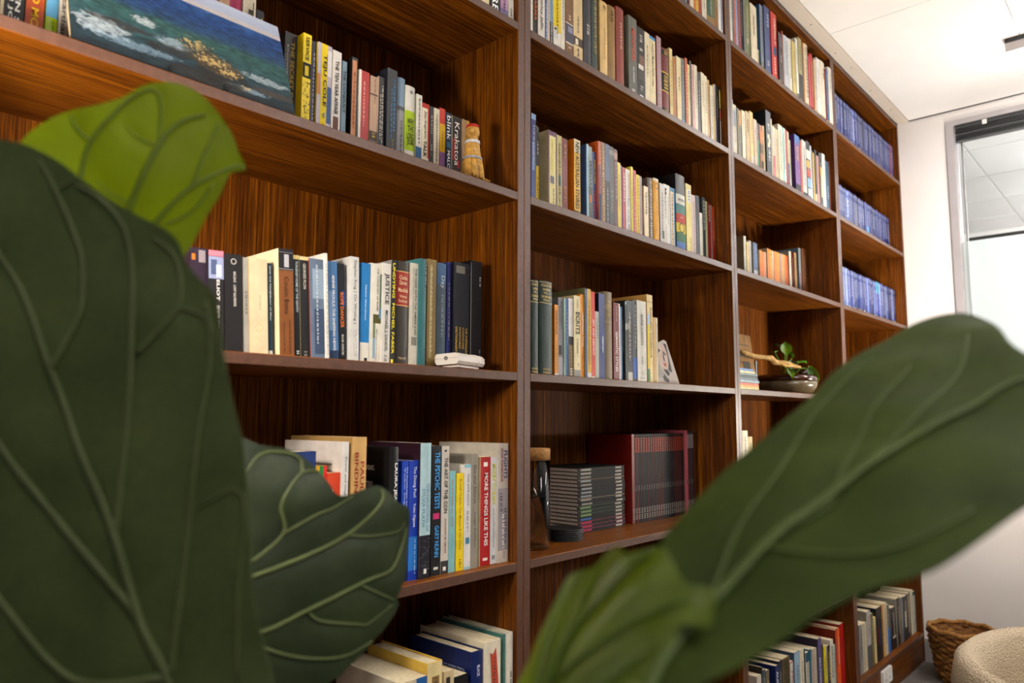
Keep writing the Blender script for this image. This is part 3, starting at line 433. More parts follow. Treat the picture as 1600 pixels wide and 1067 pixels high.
('B3',3,4447,136,1742,500,1092,0,'d88a14','p','short orange paperback',3,{'L': 'b86a10','T': [('FAIRIE READER','5a3408',0.08,0.42,0.4,0)],'W': [('8a5a10',0.5,0.9,0.3,0)],'P': [(0.95,1,'d8d4cc',-0.5,0.5)]}),
('B3',3,4624,189,1941,530,1238,0,'77777c','p','grey paperback with photograph',4,{'T': [('MARTIN MARXIST','2a2a30',0.05,0.4,0.24,0.15)],'W': [('3a3a42',0.1,0.35,0.16,-0.2)],'P': [(0.6,0.72,'2a2a2c',-0.4,0.2),(0.75,0.98,'9a9aa0',-0.5,0.5)]}),
('B3',3,4818,74,1947,510,1240,0,'8aa894','p','pale green slim paperback',5,{'W': [('5f7f6c',0.3,0.85,0.5,0)]}),
('B3',3,4896,92,1956,510,1273,0,'28518c','p','blue slim paperback',6,{}),
('B3',3,4992,182,1962,500,1292,0,'d2cdca','p','paperback white above and olive brown below',7,{'T': [('Gender of King','5a565a',0.22,0.46,0.16,0.1)],'W': [('cdb88a',0.6,0.85,0.2,0),('e8e4dc',0.88,0.97,0.6,0)],'P': [(0.48,0.585,'1b1a1a',-0.5,0.5),(0.585,1,'6f5c3a',-0.5,0.5)]}),
('B3',3,5179,251,2058,470,1325,0,'d8ca9e','p','cream paperback with elongated black title',8,{'T': [('Lacan','4a443a',0.05,0.15,0.24,0.05),('ECRITS','26221c',0.2,0.47,0.66,0.05),('A Selection','5a5244',0.52,0.7,0.34,0.05)],'W': [('6a6254',0.82,0.87,0.2,0.1)],'P': [(0.9,1,'8a8a84',-0.5,0.5)]}),
('B3',3,5451,139,2119,480,1395,0,'d8861a','p','bright orange slim paperback',9,{'T': [('CINDERELLA TALES','f0e4d0',0.22,0.62,0.4,0.1)],'W': [('a85a0c',0.7,0.95,0.3,0)]}),
('B3',3,5594,41,2302,450,1999,0,'1a1f1c','p','tall black slim book with olive cover',10,{'L': '6a6846','W': [('9ab0b0',0.02,0.1,0.4,0)]}),
('B3',3,5693,47,2297,490,1513,0,'2c4a8c','p','thin blue booklet',11,{}),
('B3',3,5744,164,2301,490,1481,0,'c9a038','p','mustard yellow paperback',12,{'T': [('AUSTRALIAN CIVIL HANDBOOK','5a4a1a',0.12,0.85,0.32,0)],'P': [(0.93,1,'d8d2c4',-0.5,0.5)]}),
('B3',3,5913,166,2255,490,1442,0,'c23a24','p','tomato red paperback with white lettering',13,{'T': [('SEX AND DESTINY','f0d8cc',0.32,0.73,0.42,0)],'P': [(0.965,1,'e8e0d8',-0.5,0.5)]}),
('B3',3,6088,155,1761,490,1116,0,'a9a79a','p','short grey paperback',14,{'L': '5f7a74','W': [('5a5a54',0.1,0.4,0.3,0)]}),
('B3',3,6252,262,2252,490,1438,0,'1f2d6a','p','navy blue paperback with white word',15,{'L': '14162c','T': [('FEMINISM','dfe2ee',0.5,0.68,0.26,0.05)]}),
('B3',3,6522,347,2338,480,1495,0,'77684e','h','grey brown cloth hardback',16,{'W': [('a08e5e',0.1,0.3,0.5,0)],'P': [(0.15,0.2,'8a7a54',-0.5,0.5),(0.33,0.35,'8e7e58',-0.5,0.5)]}),
('B3',3,6909,256,2092,490,1358,0,'6a2420','p','dark red paperback with white bold capitals',17,{'T': [('SEMANTIC STYLES','e6d8d0',0.37,0.88,0.42,0)],'W': [('b88a84',0.05,0.25,0.2,0)]}),
('B3',3,7170,53,2083,490,1369,0,'dcc4b8','p','thin pinkish white booklet',18,{}),
('B3',3,7228,77,2008,490,1316,0,'4f83b4','p','thin light blue booklet',19,{}),
('B3',3,7370,78,2051,530,1323,0,'1a1a1c','p','thin black booklet',20,{}),
('B3',3,7452,58,2185,480,1421,0,'1c2624','p','black teal slim book with pale blotches',21,{'P': [(0.28,0.36,'9aa8a0',-0.2,0.5),(0.0,0.04,'8a9a98',-0.5,0.5)]}),
('B3',3,7515,283,2222,480,1454,0,'141417','p','black paperback with barcode label',22,{'P': [(0.88,0.99,'bdb9b0',-0.3,0.45),(0.28,0.36,'7f7a72',-0.5,0.1),(0.45,0.8,'3a3a48',0.1,0.45)]}),
('B3',3,7808,203,2253,480,1432,0,'161c2a','p','black paperback with blue foot',23,{'W': [('c9c4b4',0.05,0.6,0.2,0.2)],'P': [(0.7,0.95,'1c4a9a',-0.5,0.5)]}),
('B3',3,8015,463,2285,460,1488,0,'c2beb2','p','thick white paperback with thin grey lettering',24,{'T': [('ANNE CARSON','55524c',0.16,0.54,0.26,0),('NORMA','66625a',0.68,0.78,0.2,0)],'H': [('G','8a867c',0.88,0.26,0.05)],'P': [(0.94,0.945,'3a3834',-0.2,0.3)]}),
('B3',3,8514,289,2511,450,1995,0,'d3bb80','p','tall cream paperback with picture of fields',25,{'L': 'b58a4a','T': [('Australian Cookbook','2a2218',0.14,0.72,0.36,0.15)],'P': [(0.08,0.085,'4a3c24',-0.5,0.5),(0.22,0.34,'9ab4cc',-0.5,-0.1),(0.34,0.83,'d2b82c',-0.5,-0.1),(0.84,0.98,'3a7a44',-0.5,-0.1)]}),
('B3',3,8891,241,1903,490,1243,0,'b9904e','p','short tan paperback with pale stripe',26,{'W': [('7fa0a0',0.1,0.6,0.2,0.3)],'P': [(0,1,'d0c4a4',0.1,0.5)]}),
('C0',0,13589,166,2350,110,1485,0,'dad2c0','p','cream white slim book against the bay side',1,{}),
('C0',0,13761,114,2350,110,1520,0,'2f5878','p','blue slim book',2,{}),
('C0',0,13880,163,2350,110,1502,0,'b04a2a','p','rust red slim book',3,{}),
('C0',0,14049,146,2350,110,1538,0,'8f94c0','p','lavender and white slim book',4,{}),
('C0',0,14201,86,2350,110,1511,0,'6a4030','p','brown slim book',5,{}),
('C0',0,14293,117,2350,110,1539,0,'9a1838','p','crimson slim book',6,{}),
('C0',0,14502,181,2350,150,1549,0,'14131c','p','black slim book',7,{}),
('C0',0,14687,30,2350,110,1515,0,'77788a','p','grey lavender slim book',8,{}),
('C0',0,14722,459,2250,110,1449,0,'6b7350','p','green paperback with landscape picture',9,{'P': [(0.68,0.76,'c8b0a0',-0.1,0.2),(0.1,0.5,'8a9060',0.1,0.5)]}),
('C0',0,15185,510,2170,70,1429,0,'dbcdb0','p','thick cream hardback',10,{'L': 'cfc2a8'}),
('C0',0,15889,148,693,150,1083,0,'c8c0a0','p','short thin cream booklet',11,{}),
('C0',0,16042,281,2505,90,1603,0,'7c8494','p','blue grey hardback',12,{'L': '2f5a80','P': [(0.88,1,'7a7a70',-0.5,0.5)]}),
('C0',0,16327,531,2584,50,1653,0,'3a4a78','p','navy cloth hardback with white emblem',13,{'L': '1c2a5c','W': [('c8ccd8',0.1,0.3,0.3,0.1),('c8ccd8',0.82,0.9,0.4,0)]}),
('C0',0,16862,512,2566,10,1643,0,'c0281e','p','bright red hardback with white lettering',14,{'T': [('CHRISTINA ST','f0dcc8',0.08,0.5,0.34,0.1)],'W': [('f0dcc8',0.7,0.95,0.3,0)],'P': [(0.53,0.66,'23507a',-0.2,0.35)]}),
('C0',0,17378,346,1918,-50,1260,0,'2f2a30','p','charcoal hardback with grey lettering',15,{'W': [('9a949a',0.1,0.3,0.4,0),('b0a8ac',0.45,0.62,0.4,0)]}),
('C0',0,17783,102,2114,-30,1384,0,'8a3a24','p','thin red brown book',16,{}),
('C0',0,18018,443,2082,-10,1323,0,'bcc4cc','h','pale blue white rounded hardback',17,{}),
('C0',0,18479,317,2124,-10,1392,0,'dcd6cc','h','white slim hardback',18,{}),
('C0',0,18816,313,2154,-10,1421,0,'cbb868','p','straw yellow slim hardback',19,{}),
('C0',0,19133,212,2390,-30,1557,0,'e0dcd2','p','white slim hardback with black foot',20,{'P': [(0.97,1,'1a1a1a',-0.5,0.5)]}),
('C0',0,19487,344,2576,-10,1661,0,'a39a6a','p','olive cream book with black lower half',21,{'P': [(0.6,1,'33312c',-0.5,0.5)]}),
('C0',0,19841,113,2454,-10,1592,0,'26242a','p','thin black book',22,{}),
('C0',0,19984,124,2542,-10,1626,0,'d08830','p','thin orange book',23,{}),
('C0',0,20112,392,2559,-30,1630,0,'dccfb4','h','ornate white hardback',24,{'W': [('6a5a3c',0.05,0.9,0.6,0)]}),
('C0',0,20514,127,2173,-30,1433,0,'c04050','p','thin pink book',25,{}),
('C0',0,20646,338,2328,-50,1515,0,'a81a18','h','red hardback with rounded spine',26,{}),
('C0',0,21005,141,2201,-50,1424,0,'c8a468','p','thin tan book',27,{}),
('C0',0,21157,208,2289,-50,1507,0,'bdb4ae','p','thin grey white book',28,{}),
('C0',0,21377,322,2420,-50,1563,0,'dedad4','p','white slim hardback with dark foot',29,{}),
('C0',0,21710,614,2457,-70,1614,0,'d8ccb8','h','cream hardback with black title',30,{'W': [('2a2622',0.12,0.3,0.4,0.2)]}),
('C0',0,22439,303,2304,-50,1510,0,'124a78','p','blue slim hardback with red head',31,{'L': 'b02818'}),
('C0',0,22747,460,2517,-70,1614,0,'d6cec4','h','white hardback at the row end',32,{'W': [('77706a',0.1,0.4,0.3,0)]}),
('C1',1,13729,106,2011,210,1255,0,'d8d6d4','p','very thin white booklet',1,{}),
('C1',1,13841,238,1883,210,1200,0,'bdb49c','p','grey cream slim paperback',2,{'P': [(0.1,0.4,'9aa4b0',-0.4,0.4)]}),
('C1',1,14121,163,1839,210,1168,0,'2a3a30','p','dark green gilt slim book',3,{'W': [('c09040',0.05,0.95,0.6,0)]}),
('C1',1,14290,177,1800,210,1163,0,'3c4a40','p','dark green slim book',4,{'L': 'd0a870','P': [(0,0.3,'cfa468',-0.5,0.5)]}),
('C1',1,14470,262,1866,190,1187,0,'dccfac','p','cream paperback with thick spine',5,{}),
('C1',1,14798,315,1941,200,1246,0,'b59a68','p','tan paperback with brown title',6,{'W': [('6a4a24',0.15,0.4,0.4,0)]}),
('C1',1,15117,269,2042,190,1296,0,'d9b86c','p','gold cream paperback',7,{'P': [(0.8,1,'c8ccd8',0,0.5)]}),
('C1',1,15460,255,1861,200,1223,0,'cdb094','p','pinkish tan slim paperback',8,{'L': 'c09c7c'}),
('C1',1,15767,166,1813,220,1158,0,'2c3a56','p','slim paperback navy above and teal below',9,{'P': [(0.35,1,'3c8a74',-0.5,0.5)]}),
('C1',1,15936,313,1792,200,1150,0,'a0561a','p','amber brown patterned paperback',10,{'P': [(0.4,0.6,'4a2a10',-0.5,0.5),(0.1,0.35,'c87420',-0.3,0.4),(0.75,0.9,'3a2412',-0.2,0.5)]}),
('C1',1,16256,136,1847,200,1194,0,'dcc898','p','thin cream booklet',11,{}),
('C1',1,16396,437,2487,140,1894,0,'28323a','p','tall black hardback with white dragon emblem',12,{'L': '141c22','W': [('c8ccc8',0.2,0.3,0.4,0),('d0d0cc',0.6,0.78,0.4,0)],'P': [(0.36,0.43,'d8d4b4',-0.25,0.15),(0.42,0.5,'d8d4b4',-0.05,0.3),(0.49,0.56,'d8d4b4',-0.2,0.2)]}),
('C1',1,16996,92,2336,200,1507,0,'cfc0a0','p','thin parchment booklet',13,{}),
('C1',1,17092,193,2095,190,1378,0,'dcd4c4','p','slim paperback white above and pink below',14,{'P': [(0.55,1,'c87a84',-0.5,0.5)]}),
('C1',1,17331,290,2075,200,1340,0,'cbb894','p','short parchment paperback',15,{}),
('C1',1,17625,360,2335,180,1513,0,'dcd4bc','p','tall cream white hardback',16,{}),
('C1',1,18035,277,2335,190,1513,0,'8fc0c4','p','slim paperback white and turquoise',17,{'P': [(0,1,'e4e0d4',0.05,0.5)]}),
('C1',1,18315,166,2314,180,1468,0,'a81c20','p','red slim paperback',18,{}),
('C1',1,18540,137,2308,200,1490,0,'2c5a86','p','slim paperback cream above and blue below',19,{'P': [(0,0.55,'c8c09c',-0.5,0.5)]}),
('C1',1,18686,147,2020,200,1284,0,'a8aa88','p','sage beige slim paperback',20,{}),
('C1',1,19117,500,2369,140,1640,0,'6f4488','p','thick purple paperback with blue head and gold title',21,{'L': '4a2468','W': [('c8a050',0.2,0.45,0.5,0)],'P': [(0,0.14,'3f6aa8',-0.5,0.5),(0.85,1,'20202a',-0.5,0.5)]}),
('C1',1,19785,201,2324,190,1522,0,'b04a30','p','thin brick orange paperback',22,{}),
('C1',1,20004,428,2421,190,1548,0,'c4c2be','p','grey white paperback with dark foot',23,{'P': [(0.9,1,'3a4250',-0.5,0.5)]}),
('C1',1,20436,406,2503,180,1620,0,'1f1f24','p','paperback with bold colour ovals on black',24,{'P': [(0.15,0.3,'dcd8cc',-0.5,0.5),(0.33,0.45,'d8a840',-0.5,0.4),(0.48,0.6,'c83420',-0.45,0.4),(0.63,0.78,'7fa8cc',-0.4,0.5),(0.8,0.92,'dcd8cc',-0.3,0.5)]}),
('C1',1,20879,174,2415,190,1577,0,'b8c4d4','p','slim white and blue booklet',25,{}),
('C1',1,21100,117,2269,200,1471,0,'6a4024','p','thin brown booklet',26,{}),
('C1',1,21226,147,2211,200,1419,0,'d0b048','p','thin yellow booklet',27,{}),
('C1',1,21377,245,2369,190,1534,0,'1a1a1e','p','black slim paperback with cream foot',28,{'P': [(0.8,1,'c9c0a4',-0.5,0.2)]}),
('C1',1,21633,210,2194,190,1421,0,'c98a84','p','salmon pink slim paperback',29,{}),
('C1',1,21884,356,2397,190,1569,0,'2a2a2c','p','black and yellow paperback',30,{'P': [(0.25,0.4,'d8b838',-0.1,0.5),(0.4,0.8,'d8c490',0.0,0.5)]}),
('C1',1,22244,340,2459,180,1569,0,'dedcd6','p','bright white paperback',31,{}),
('C1',1,22644,412,2249,190,1458,0,'1f4a64','p','petrol blue paperback',32,{'W': [('b0c4cc',0.5,0.75,0.4,0)]}),
('C1',1,23095,96,2323,200,1488,0,'8a3418','p','thin russet booklet at the row end',33,{}),
('C2',2,16895,211,1961,1340,1557,0,'c9c8b8','h','tall hardback with grey brown cloth side',1,{'L': '7a6c54'}),
('C2',2,17200,164,1802,1380,1175,0,'d9b868','p','cream yellow slim paperback',2,{}),
('C2',2,17376,216,1878,1380,1210,0,'a49e98','p','grey white slim paperback',3,{}),
('C2',2,17750,365,1874,1370,1210,0,'3a4a70','p','paperback navy patterned above and pale below',4,{'L': '6f7468','W': [('7a8ab0',0.05,0.5,0.7,0)],'P': [(0.58,1,'b4bcc0',-0.5,0.5)]}),
('C2',2,18320,221,1663,1370,1086,0,'e0760c','p','orange slim paperback beside the navy patterned one',5,{'L': 'b0a890'}),
('C2',2,18590,210,1647,1380,1095,0,'de6a0a','p','deep orange slim paperback',6,{}),
('C2',2,18830,157,1674,1390,1071,0,'c8906a','p','thin pinkish paperback',7,{}),
('C2',2,19018,159,1859,1350,1377,0,'e07a14','p','orange slim paperback standing proud',8,{'L': 'a89878'}),
('C2',2,19259,260,1854,1370,1194,0,'e8960a','p','amber yellow paperback with dark mark',9,{'L': '8a7a86','P': [(0.08,0.12,'3a3020',-0.1,0.3)]}),
('C2',2,19580,156,1863,1390,1200,0,'b3a79a','p','thin grey paperback between orange ones',10,{}),
('C2',2,19741,158,1870,1380,1216,0,'e47c10','p','orange slim paperback',11,{}),
('C2',2,19906,188,1879,1380,1207,0,'e8820e','p','vivid orange slim paperback',12,{}),
('C2',2,20101,219,1879,1380,1212,0,'e48a1c','p','light orange slim paperback',13,{}),
('C2',2,20382,148,1880,1390,1209,0,'a08c94','p','thin mauve paperback',14,{}),
('C2',2,20537,134,1893,1390,1246,0,'d89420','p','thin amber paperback',15,{}),
('C2',2,20678,105,1902,1390,1237,0,'a8a49c','p','thin ash grey paperback',16,{}),
('C2',2,20787,137,1896,1380,1244,0,'e08a20','p','thin orange paperback',17,{}),
('C2',2,20947,213,1888,1380,1243,0,'d0540c','p','dark orange slim paperback',18,{}),
('C2',2,21230,240,2132,1350,1546,0,'c4bfae','p','grey white hardback standing proud',19,{'L': '8a8678'}),
('C2',2,21749,126,2179,1420,1412,0,'6a1a14','p','thin dark red booklet',20,{'L': '111112'}),
('C2',2,21879,243,2185,1380,1439,0,'a8885c','p','tan slim paperback',21,{'L': '6a1a14'}),
('C2',2,22328,252,2463,1360,1570,0,'8f9498','p','tall blue grey book with worn foot',22,{'L': '5a7484','P': [(0.45,0.9,'8a7c84',-0.5,0.5)]}),
('C2',2,22742,467,2521,1350,1538,0,'7f5034','h','brown cloth hardback at the row end',23,{'L': '4a2c1c'}),
('C4',4,14761,415,2612,640,1671,0,'d9cfb0','p','cream paperback just showing above the leaf',1,{}),
('C4',4,15180,357,2399,640,1550,0,'c4ae6a','p','straw paperback just showing above the leaf',2,{}),
('C6',6,14845,337,2342,420,1490,0,'c8bcae','p','small cream book with purple foot',1,{'P': [(0.3,1,'6a2a7a',-0.5,0.3)]}),
('C6',6,15258,95,2534,440,1627,0,'2a201c','p','dark brown book',2,{}),
('C6',6,15403,215,2395,460,1525,0,'2f4a52','p','dark teal thin book',3,{}),
('C6',6,15654,255,2318,460,1510,0,'6a5a40','p','tan and black book',4,{}),
('C6',6,16360,253,2312,430,1513,0,'17265c','p','navy book with white lettering',5,{'T': [('AUSTRALIA','e4e4ea',0.08,0.6,0.6,0)]}),
('C6',6,16662,270,2390,440,1571,0,'1a2038','p','midnight blue book',6,{}),
('C6',6,16936,618,2405,420,1536,0,'6a5834','p','thick hardback with tan and black pattern',7,{'W': [('1a1814',0.02,0.98,0.7,-0.15),('1a1814',0.05,0.98,0.6,0.2)]}),
('C6',6,17714,252,2126,460,1386,0,'cfc8bc','p','white book with red lettering',8,{'T': [('PICASSO','a02820',0.15,0.8,0.4,0)],'P': [(0,0.02,'a01c28',-0.5,0.5)]}),
('C6',6,17970,472,2391,410,1558,0,'86a0b4','p','light blue hardback with grey lettering',9,{'L': '4a5a70','T': [('EARLY ITALIAN','5a6470',0.2,0.95,0.3,0.1)]}),
('C6',6,18478,372,2357,410,1504,0,'c9bfa6','p','cream thick book beside light blue hardback',10,{}),
('C6',6,18990,116,2240,460,1471,0,'1c1c1e','p','thin black book',11,{}),
('C6',6,19111,319,2124,440,1400,0,'b9b4a4','p','grey white book with dark teal head',12,{'P': [(0,0.16,'1f4a5a',-0.5,0.5)]}),
('C6',6,19434,167,2184,410,1953,0,'20566a','p','teal book with broad teal side',13,{'L': '256a86'}),
('C6',6,19671,258,2129,430,1403,0,'b09a8c','p','pinkish beige book',14,{}),
('C6',6,19967,238,2098,440,1349,0,'b5ab96','p','beige grey book',15,{}),
('C6',6,20255,361,2389,410,1969,0,'4f4470','p','tall purple book',16,{'L': '2a2238','T': [('MATISSE','d8d4e0',0.3,0.7,0.4,0)]}),
('C6',6,20744,192,2071,460,1366,0,'17161a','p','black thin book beside the purple one',17,{}),
('C6',6,20940,244,1958,430,1282,0,'d6c208','p','bright yellow slim book',18,{'W': [('6a6408',0.2,0.9,0.4,0)]}),
('C6',6,21220,122,1908,440,1209,0,'8a84a0','p','thin lilac book',19,{}),
('C6',6,21347,218,1900,430,1220,0,'1c1a14','p','black book with yellow lettering',20,{'T': [('VINCENT','d8b020',0.1,0.7,0.6,0)]}),
('C6',6,21569,333,2065,410,1971,0,'c6c0b2','p','white hardback with black lettering',21,{'L': 'b8b0a0','T': [('KOKOSCHKA','3a3632',0.12,0.7,0.4,0)]}),
('C6',6,21982,221,1790,440,1142,0,'9fae9c','p','grey green slim book',22,{}),
('C6',6,22222,164,2326,420,1852,0,'b8401c','p','rust red tall book',23,{'L': '7a2410','W': [('3a4a8a',0.15,0.6,0.4,0)]}),
('C6',6,22389,271,2350,410,1959,0,'d8561a','p','orange tall book',24,{'W': [('e8c8a0',0.15,0.6,0.4,0)]}),
('C6',6,22670,516,2451,400,2083,0,'a81214','p','tall red hardback at the row end',25,{'L': '7a0c10','W': [('c84a40',0.4,0.75,0.2,0)]}),
('D6',6,24728,347,2028,290,1441,0,'8f8d88','p','silver grey book against the bay side',1,{'W': [('33383e',0.1,0.7,0.5,0)]}),
('D6',6,25101,565,2006,290,1297,0,'bfb396','p','cream hardback with ridged spine',2,{'W': [('6a6048',0.0,0.98,0.15,-0.2)]}),
('D6',6,25699,527,2405,280,1554,0,'a9a6a2','p','grey white book with red lettering',3,{'L': '7a7468','T': [('MARINO MARINI','8a2420',0.08,0.45,0.4,0)],'P': [(0.6,1,'4a4a52',-0.5,0.5)]}),
('D6',6,26288,331,2213,290,1402,0,'6b6228','p','olive yellow slim book',4,{'L': '3a3420'}),
('D6',6,26647,337,1977,290,1265,0,'c4b184','p','cream slim book beside olive one',5,{}),
('D6',6,27062,781,2301,280,1496,0,'17161a','p','black hardback with red and blue lettering',6,{'W': [('8a2a1c',0.35,0.7,0.3,-0.25),('2a4a74',0.33,0.75,0.4,0.1)],'P': [(0,0.1,'4a1416',0.2,0.5)]}),
('D6',6,27923,193,2318,290,1501,0,'c08a2c','p','thin amber book',7,{}),
('D6',6,28120,532,2322,280,1477,0,'c2b194','p','cream thick hardback',8,{}),
('D6',6,28719,308,2158,290,1423,0,'5a5a50','p','slim book grey above and bright blue below',9,{'P': [(0.48,1,'1a6ec4',-0.5,0.5)]}),
('D6',6,29079,218,1931,300,1262,0,'3e2836','p','thin plum book',10,{}),
('D6',6,29301,737,1891,290,1246,0,'191817','p','black hardback with pale mark',11,{'P': [(0.68,0.74,'b8ac90',-0.3,0.4)]}),
('D6',6,30071,179,2186,290,1389,0,'77756c','p','thin grey book',12,{}),
('D6',6,30298,495,2179,290,1394,0,'201e1c','p','black hardback with tan edge',13,{'P': [(0,1,'8a6c40',0.25,0.5)]}),
('D6',6,30843,455,2107,290,1333,0,'5d636c','p','blue grey book',14,{}),
('D6',6,31333,832,2065,290,1350,0,'1b1b1f','p','black hardback with white streak',15,{'P': [(0.35,0.72,'c9c4b8',-0.2,0.1)]}),
('D6',6,32183,373,2088,290,1334,0,'2a2826','p','black and cream book',16,{'P': [(0,0.9,'b09a6c',-0.5,-0.1)]}),
('D6',6,32570,453,2176,280,1384,0,'c8c0a8','p','ivory hardback',17,{}),
('D6',6,33100,387,2034,290,1308,0,'b0b4a8','p','pale book with teal head at the row end',18,{'P': [(0,0.1,'1f4a50',-0.5,0.5)]}),
('D0',0,24333,276,1972,223,1223,0,'0b1750','p','dark blue travel guidebook with white lettering',1,{'W': [('d4daee',0.18,0.71,0.36,0),('dfe4f4',0.04,0.12,0.36,0)],'P': [(0.89,1,'d8c8a8',-0.5,0.5)]}),
('D0',0,24613,276,1935,228,1256,0,'1b317c','p','medium blue travel guidebook with white lettering',2,{'W': [('d4daee',0.19,0.57,0.36,0),('dfe4f4',0.04,0.12,0.36,0)],'P': [(0.92,1,'26306a',-0.5,0.5)]}),
('D0',0,24893,146,1955,247,1257,0,'0f2062','p','deep blue travel guidebook with white lettering',3,{'W': [('d4daee',0.18,0.59,0.36,0),('dfe4f4',0.04,0.12,0.36,0)],'P': [(0.84,1,'5a90c8',-0.5,0.5)]}),
('D0',0,25043,116,1933,226,1239,0,'434e90','p','pale violet blue travel guidebook with white lettering',4,{'W': [('d4daee',0.2,0.83,0.36,0),('dfe4f4',0.04,0.12,0.36,0)],'P': [(0.93,1,'b07a50',-0.5,0.5)]}),
('D0',0,25163,176,1946,244,1280,0,'434e90','p','pale violet blue travel guidebook with white lettering',5,{'W': [('d4daee',0.21,0.64,0.36,0),('dfe4f4',0.04,0.12,0.36,0)],'P': [(0.89,1,'8fb8d8',-0.5,0.5)]}),
('D0',0,25343,116,1958,248,1226,0,'12266a','p','royal blue travel guidebook with white lettering',6,{'W': [('d4daee',0.16,0.7,0.36,0),('dfe4f4',0.04,0.12,0.36,0)],'P': [(0.93,1,'5a90c8',-0.5,0.5)]}),
('D0',0,25463,326,1948,226,1234,0,'122566','p','strong blue travel guidebook with white lettering',7,{'W': [('d4daee',0.2,0.71,0.36,0),('dfe4f4',0.04,0.12,0.36,0)],'P': [(0.92,1,'5a90c8',-0.5,0.5)]}),
('D0',0,25793,146,1931,239,1273,0,'1b317c','p','medium blue travel guidebook with white lettering',8,{'W': [('d4daee',0.18,0.65,0.36,0),('dfe4f4',0.04,0.12,0.36,0)],'P': [(0.84,1,'8fb8d8',-0.5,0.5)]}),
('D0',0,25943,196,1970,228,1235,0,'1b317c','p','medium blue travel guidebook with white lettering',9,{'W': [('d4daee',0.16,0.75,0.36,0),('dfe4f4',0.04,0.12,0.36,0)],'P': [(0.87,1,'5a90c8',-0.5,0.5)]}),
('D0',0,26143,176,1952,230,1279,0,'12266a','p','royal blue travel guidebook with white lettering',10,{'W': [('d4daee',0.19,0.6,0.36,0),('dfe4f4',0.04,0.12,0.36,0)],'P': [(0.88,1,'b07a50',-0.5,0.5)]}),
('D0',0,26323,176,1930,231,1248,0,'26377a','p','dusty blue travel guidebook with white lettering',11,{'W': [('d4daee',0.16,0.81,0.36,0),('dfe4f4',0.04,0.12,0.36,0)],'P': [(0.86,1,'8fb8d8',-0.5,0.5)]}),
('D0',0,26503,236,1939,238,1244,0,'26377a','p','dusty blue travel guidebook with white lettering',12,{'W': [('d4daee',0.17,0.78,0.36,0),('dfe4f4',0.04,0.12,0.36,0)],'P': [(0.85,1,'c8ccd8',-0.5,0.5)]}),
('D0',0,26743,336,1969,241,1273,0,'4a62ac','p','royal blue travel guidebook with large white title',13,{'T': [('Australia','f6f6fa',0.22,0.78,0.62,0)],'W': [('dfe4f4',0.04,0.12,0.45,0)],'P': [(0.93,1,'8fb8d8',-0.5,0.5)]}),
('D0',0,27083,196,1969,221,1270,0,'343f84','p','periwinkle blue travel guidebook with white lettering',14,{'W': [('d4daee',0.2,0.7,0.36,0),('dfe4f4',0.04,0.12,0.36,0)],'P': [(0.87,1,'5a90c8',-0.5,0.5)]}),
('D0',0,27283,236,1975,237,1269,0,'122566','p','strong blue travel guidebook with white lettering',15,{'W': [('d4daee',0.2,0.79,0.36,0),('dfe4f4',0.04,0.12,0.36,0)],'P': [(0.85,1,'5a90c8',-0.5,0.5)]}),
('D0',0,27523,116,1944,221,1228,0,'0d2e7c','p','bright blue travel guidebook with white lettering',16,{'W': [('d4daee',0.21,0.76,0.36,0),('dfe4f4',0.04,0.12,0.36,0)],'P': [(0.93,1,'26306a',-0.5,0.5)]}),
('D0',0,27643,176,1968,240,1249,0,'0f2062','p','deep blue travel guidebook with white lettering',17,{'W': [('d4daee',0.18,0.69,0.36,0),('dfe4f4',0.04,0.12,0.36,0)],'P': [(0.84,1,'c8ccd8',-0.5,0.5)]}),
('D0',0,27823,116,1936,236,1265,0,'182e78','p','clear blue travel guidebook with white lettering',18,{'W': [('d4daee',0.21,0.77,0.36,0),('dfe4f4',0.04,0.12,0.36,0)],'P': [(0.89,1,'5a90c8',-0.5,0.5)]}),
('D0',0,27943,196,1944,239,1248,0,'0b1750','p','dark blue travel guidebook with white lettering',19,{'W': [('d4daee',0.21,0.8,0.36,0),('dfe4f4',0.04,0.12,0.36,0)],'P': [(0.86,1,'8fb8d8',-0.5,0.5)]}),
('D0',0,28143,326,1967,239,1225,0,'10204e','p','very dark navy travel guidebook',20,{'W': [],'P': [(0.87,1,'c8ccd8',-0.5,0.5)]}),
('D0',0,28473,146,1938,234,1249,0,'343f84','p','periwinkle blue travel guidebook with white lettering',21,{'W': [('d4daee',0.18,0.77,0.36,0),('dfe4f4',0.04,0.12,0.36,0)],'P': [(0.87,1,'5a90c8',-0.5,0.5)]}),
('D0',0,28623,276,1947,234,1266,0,'0f2062','p','deep blue travel guidebook with white lettering',22,{'W': [('d4daee',0.2,0.75,0.36,0),('dfe4f4',0.04,0.12,0.36,0)],'P': [(0.87,1,'5a90c8',-0.5,0.5)]}),
('D0',0,28903,236,1958,245,1278,0,'26377a','p','dusty blue travel guidebook with white lettering',23,{'W': [('d4daee',0.18,0.58,0.36,0),('dfe4f4',0.04,0.12,0.36,0)],'P': [(0.88,1,'b07a50',-0.5,0.5)]}),
('D0',0,29143,196,1965,224,1251,0,'0b1750','p','dark blue travel guidebook with white lettering',24,{'W': [('d4daee',0.18,0.82,0.36,0),('dfe4f4',0.04,0.12,0.36,0)],'P': [(0.92,1,'c8ccd8',-0.5,0.5)]}),
('D0',0,29343,176,1972,227,1274,0,'1b317c','p','medium blue travel guidebook with white lettering',25,{'W': [('d4daee',0.2,0.74,0.36,0),('dfe4f4',0.04,0.12,0.36,0)],'P': [(0.87,1,'c8ccd8',-0.5,0.5)]}),
('D0',0,29523,196,1954,242,1245,0,'122566','p','strong blue travel guidebook with white lettering',26,{'W': [('d4daee',0.16,0.55,0.36,0),('dfe4f4',0.04,0.12,0.36,0)],'P': [(0.88,1,'d8c8a8',-0.5,0.5)]}),
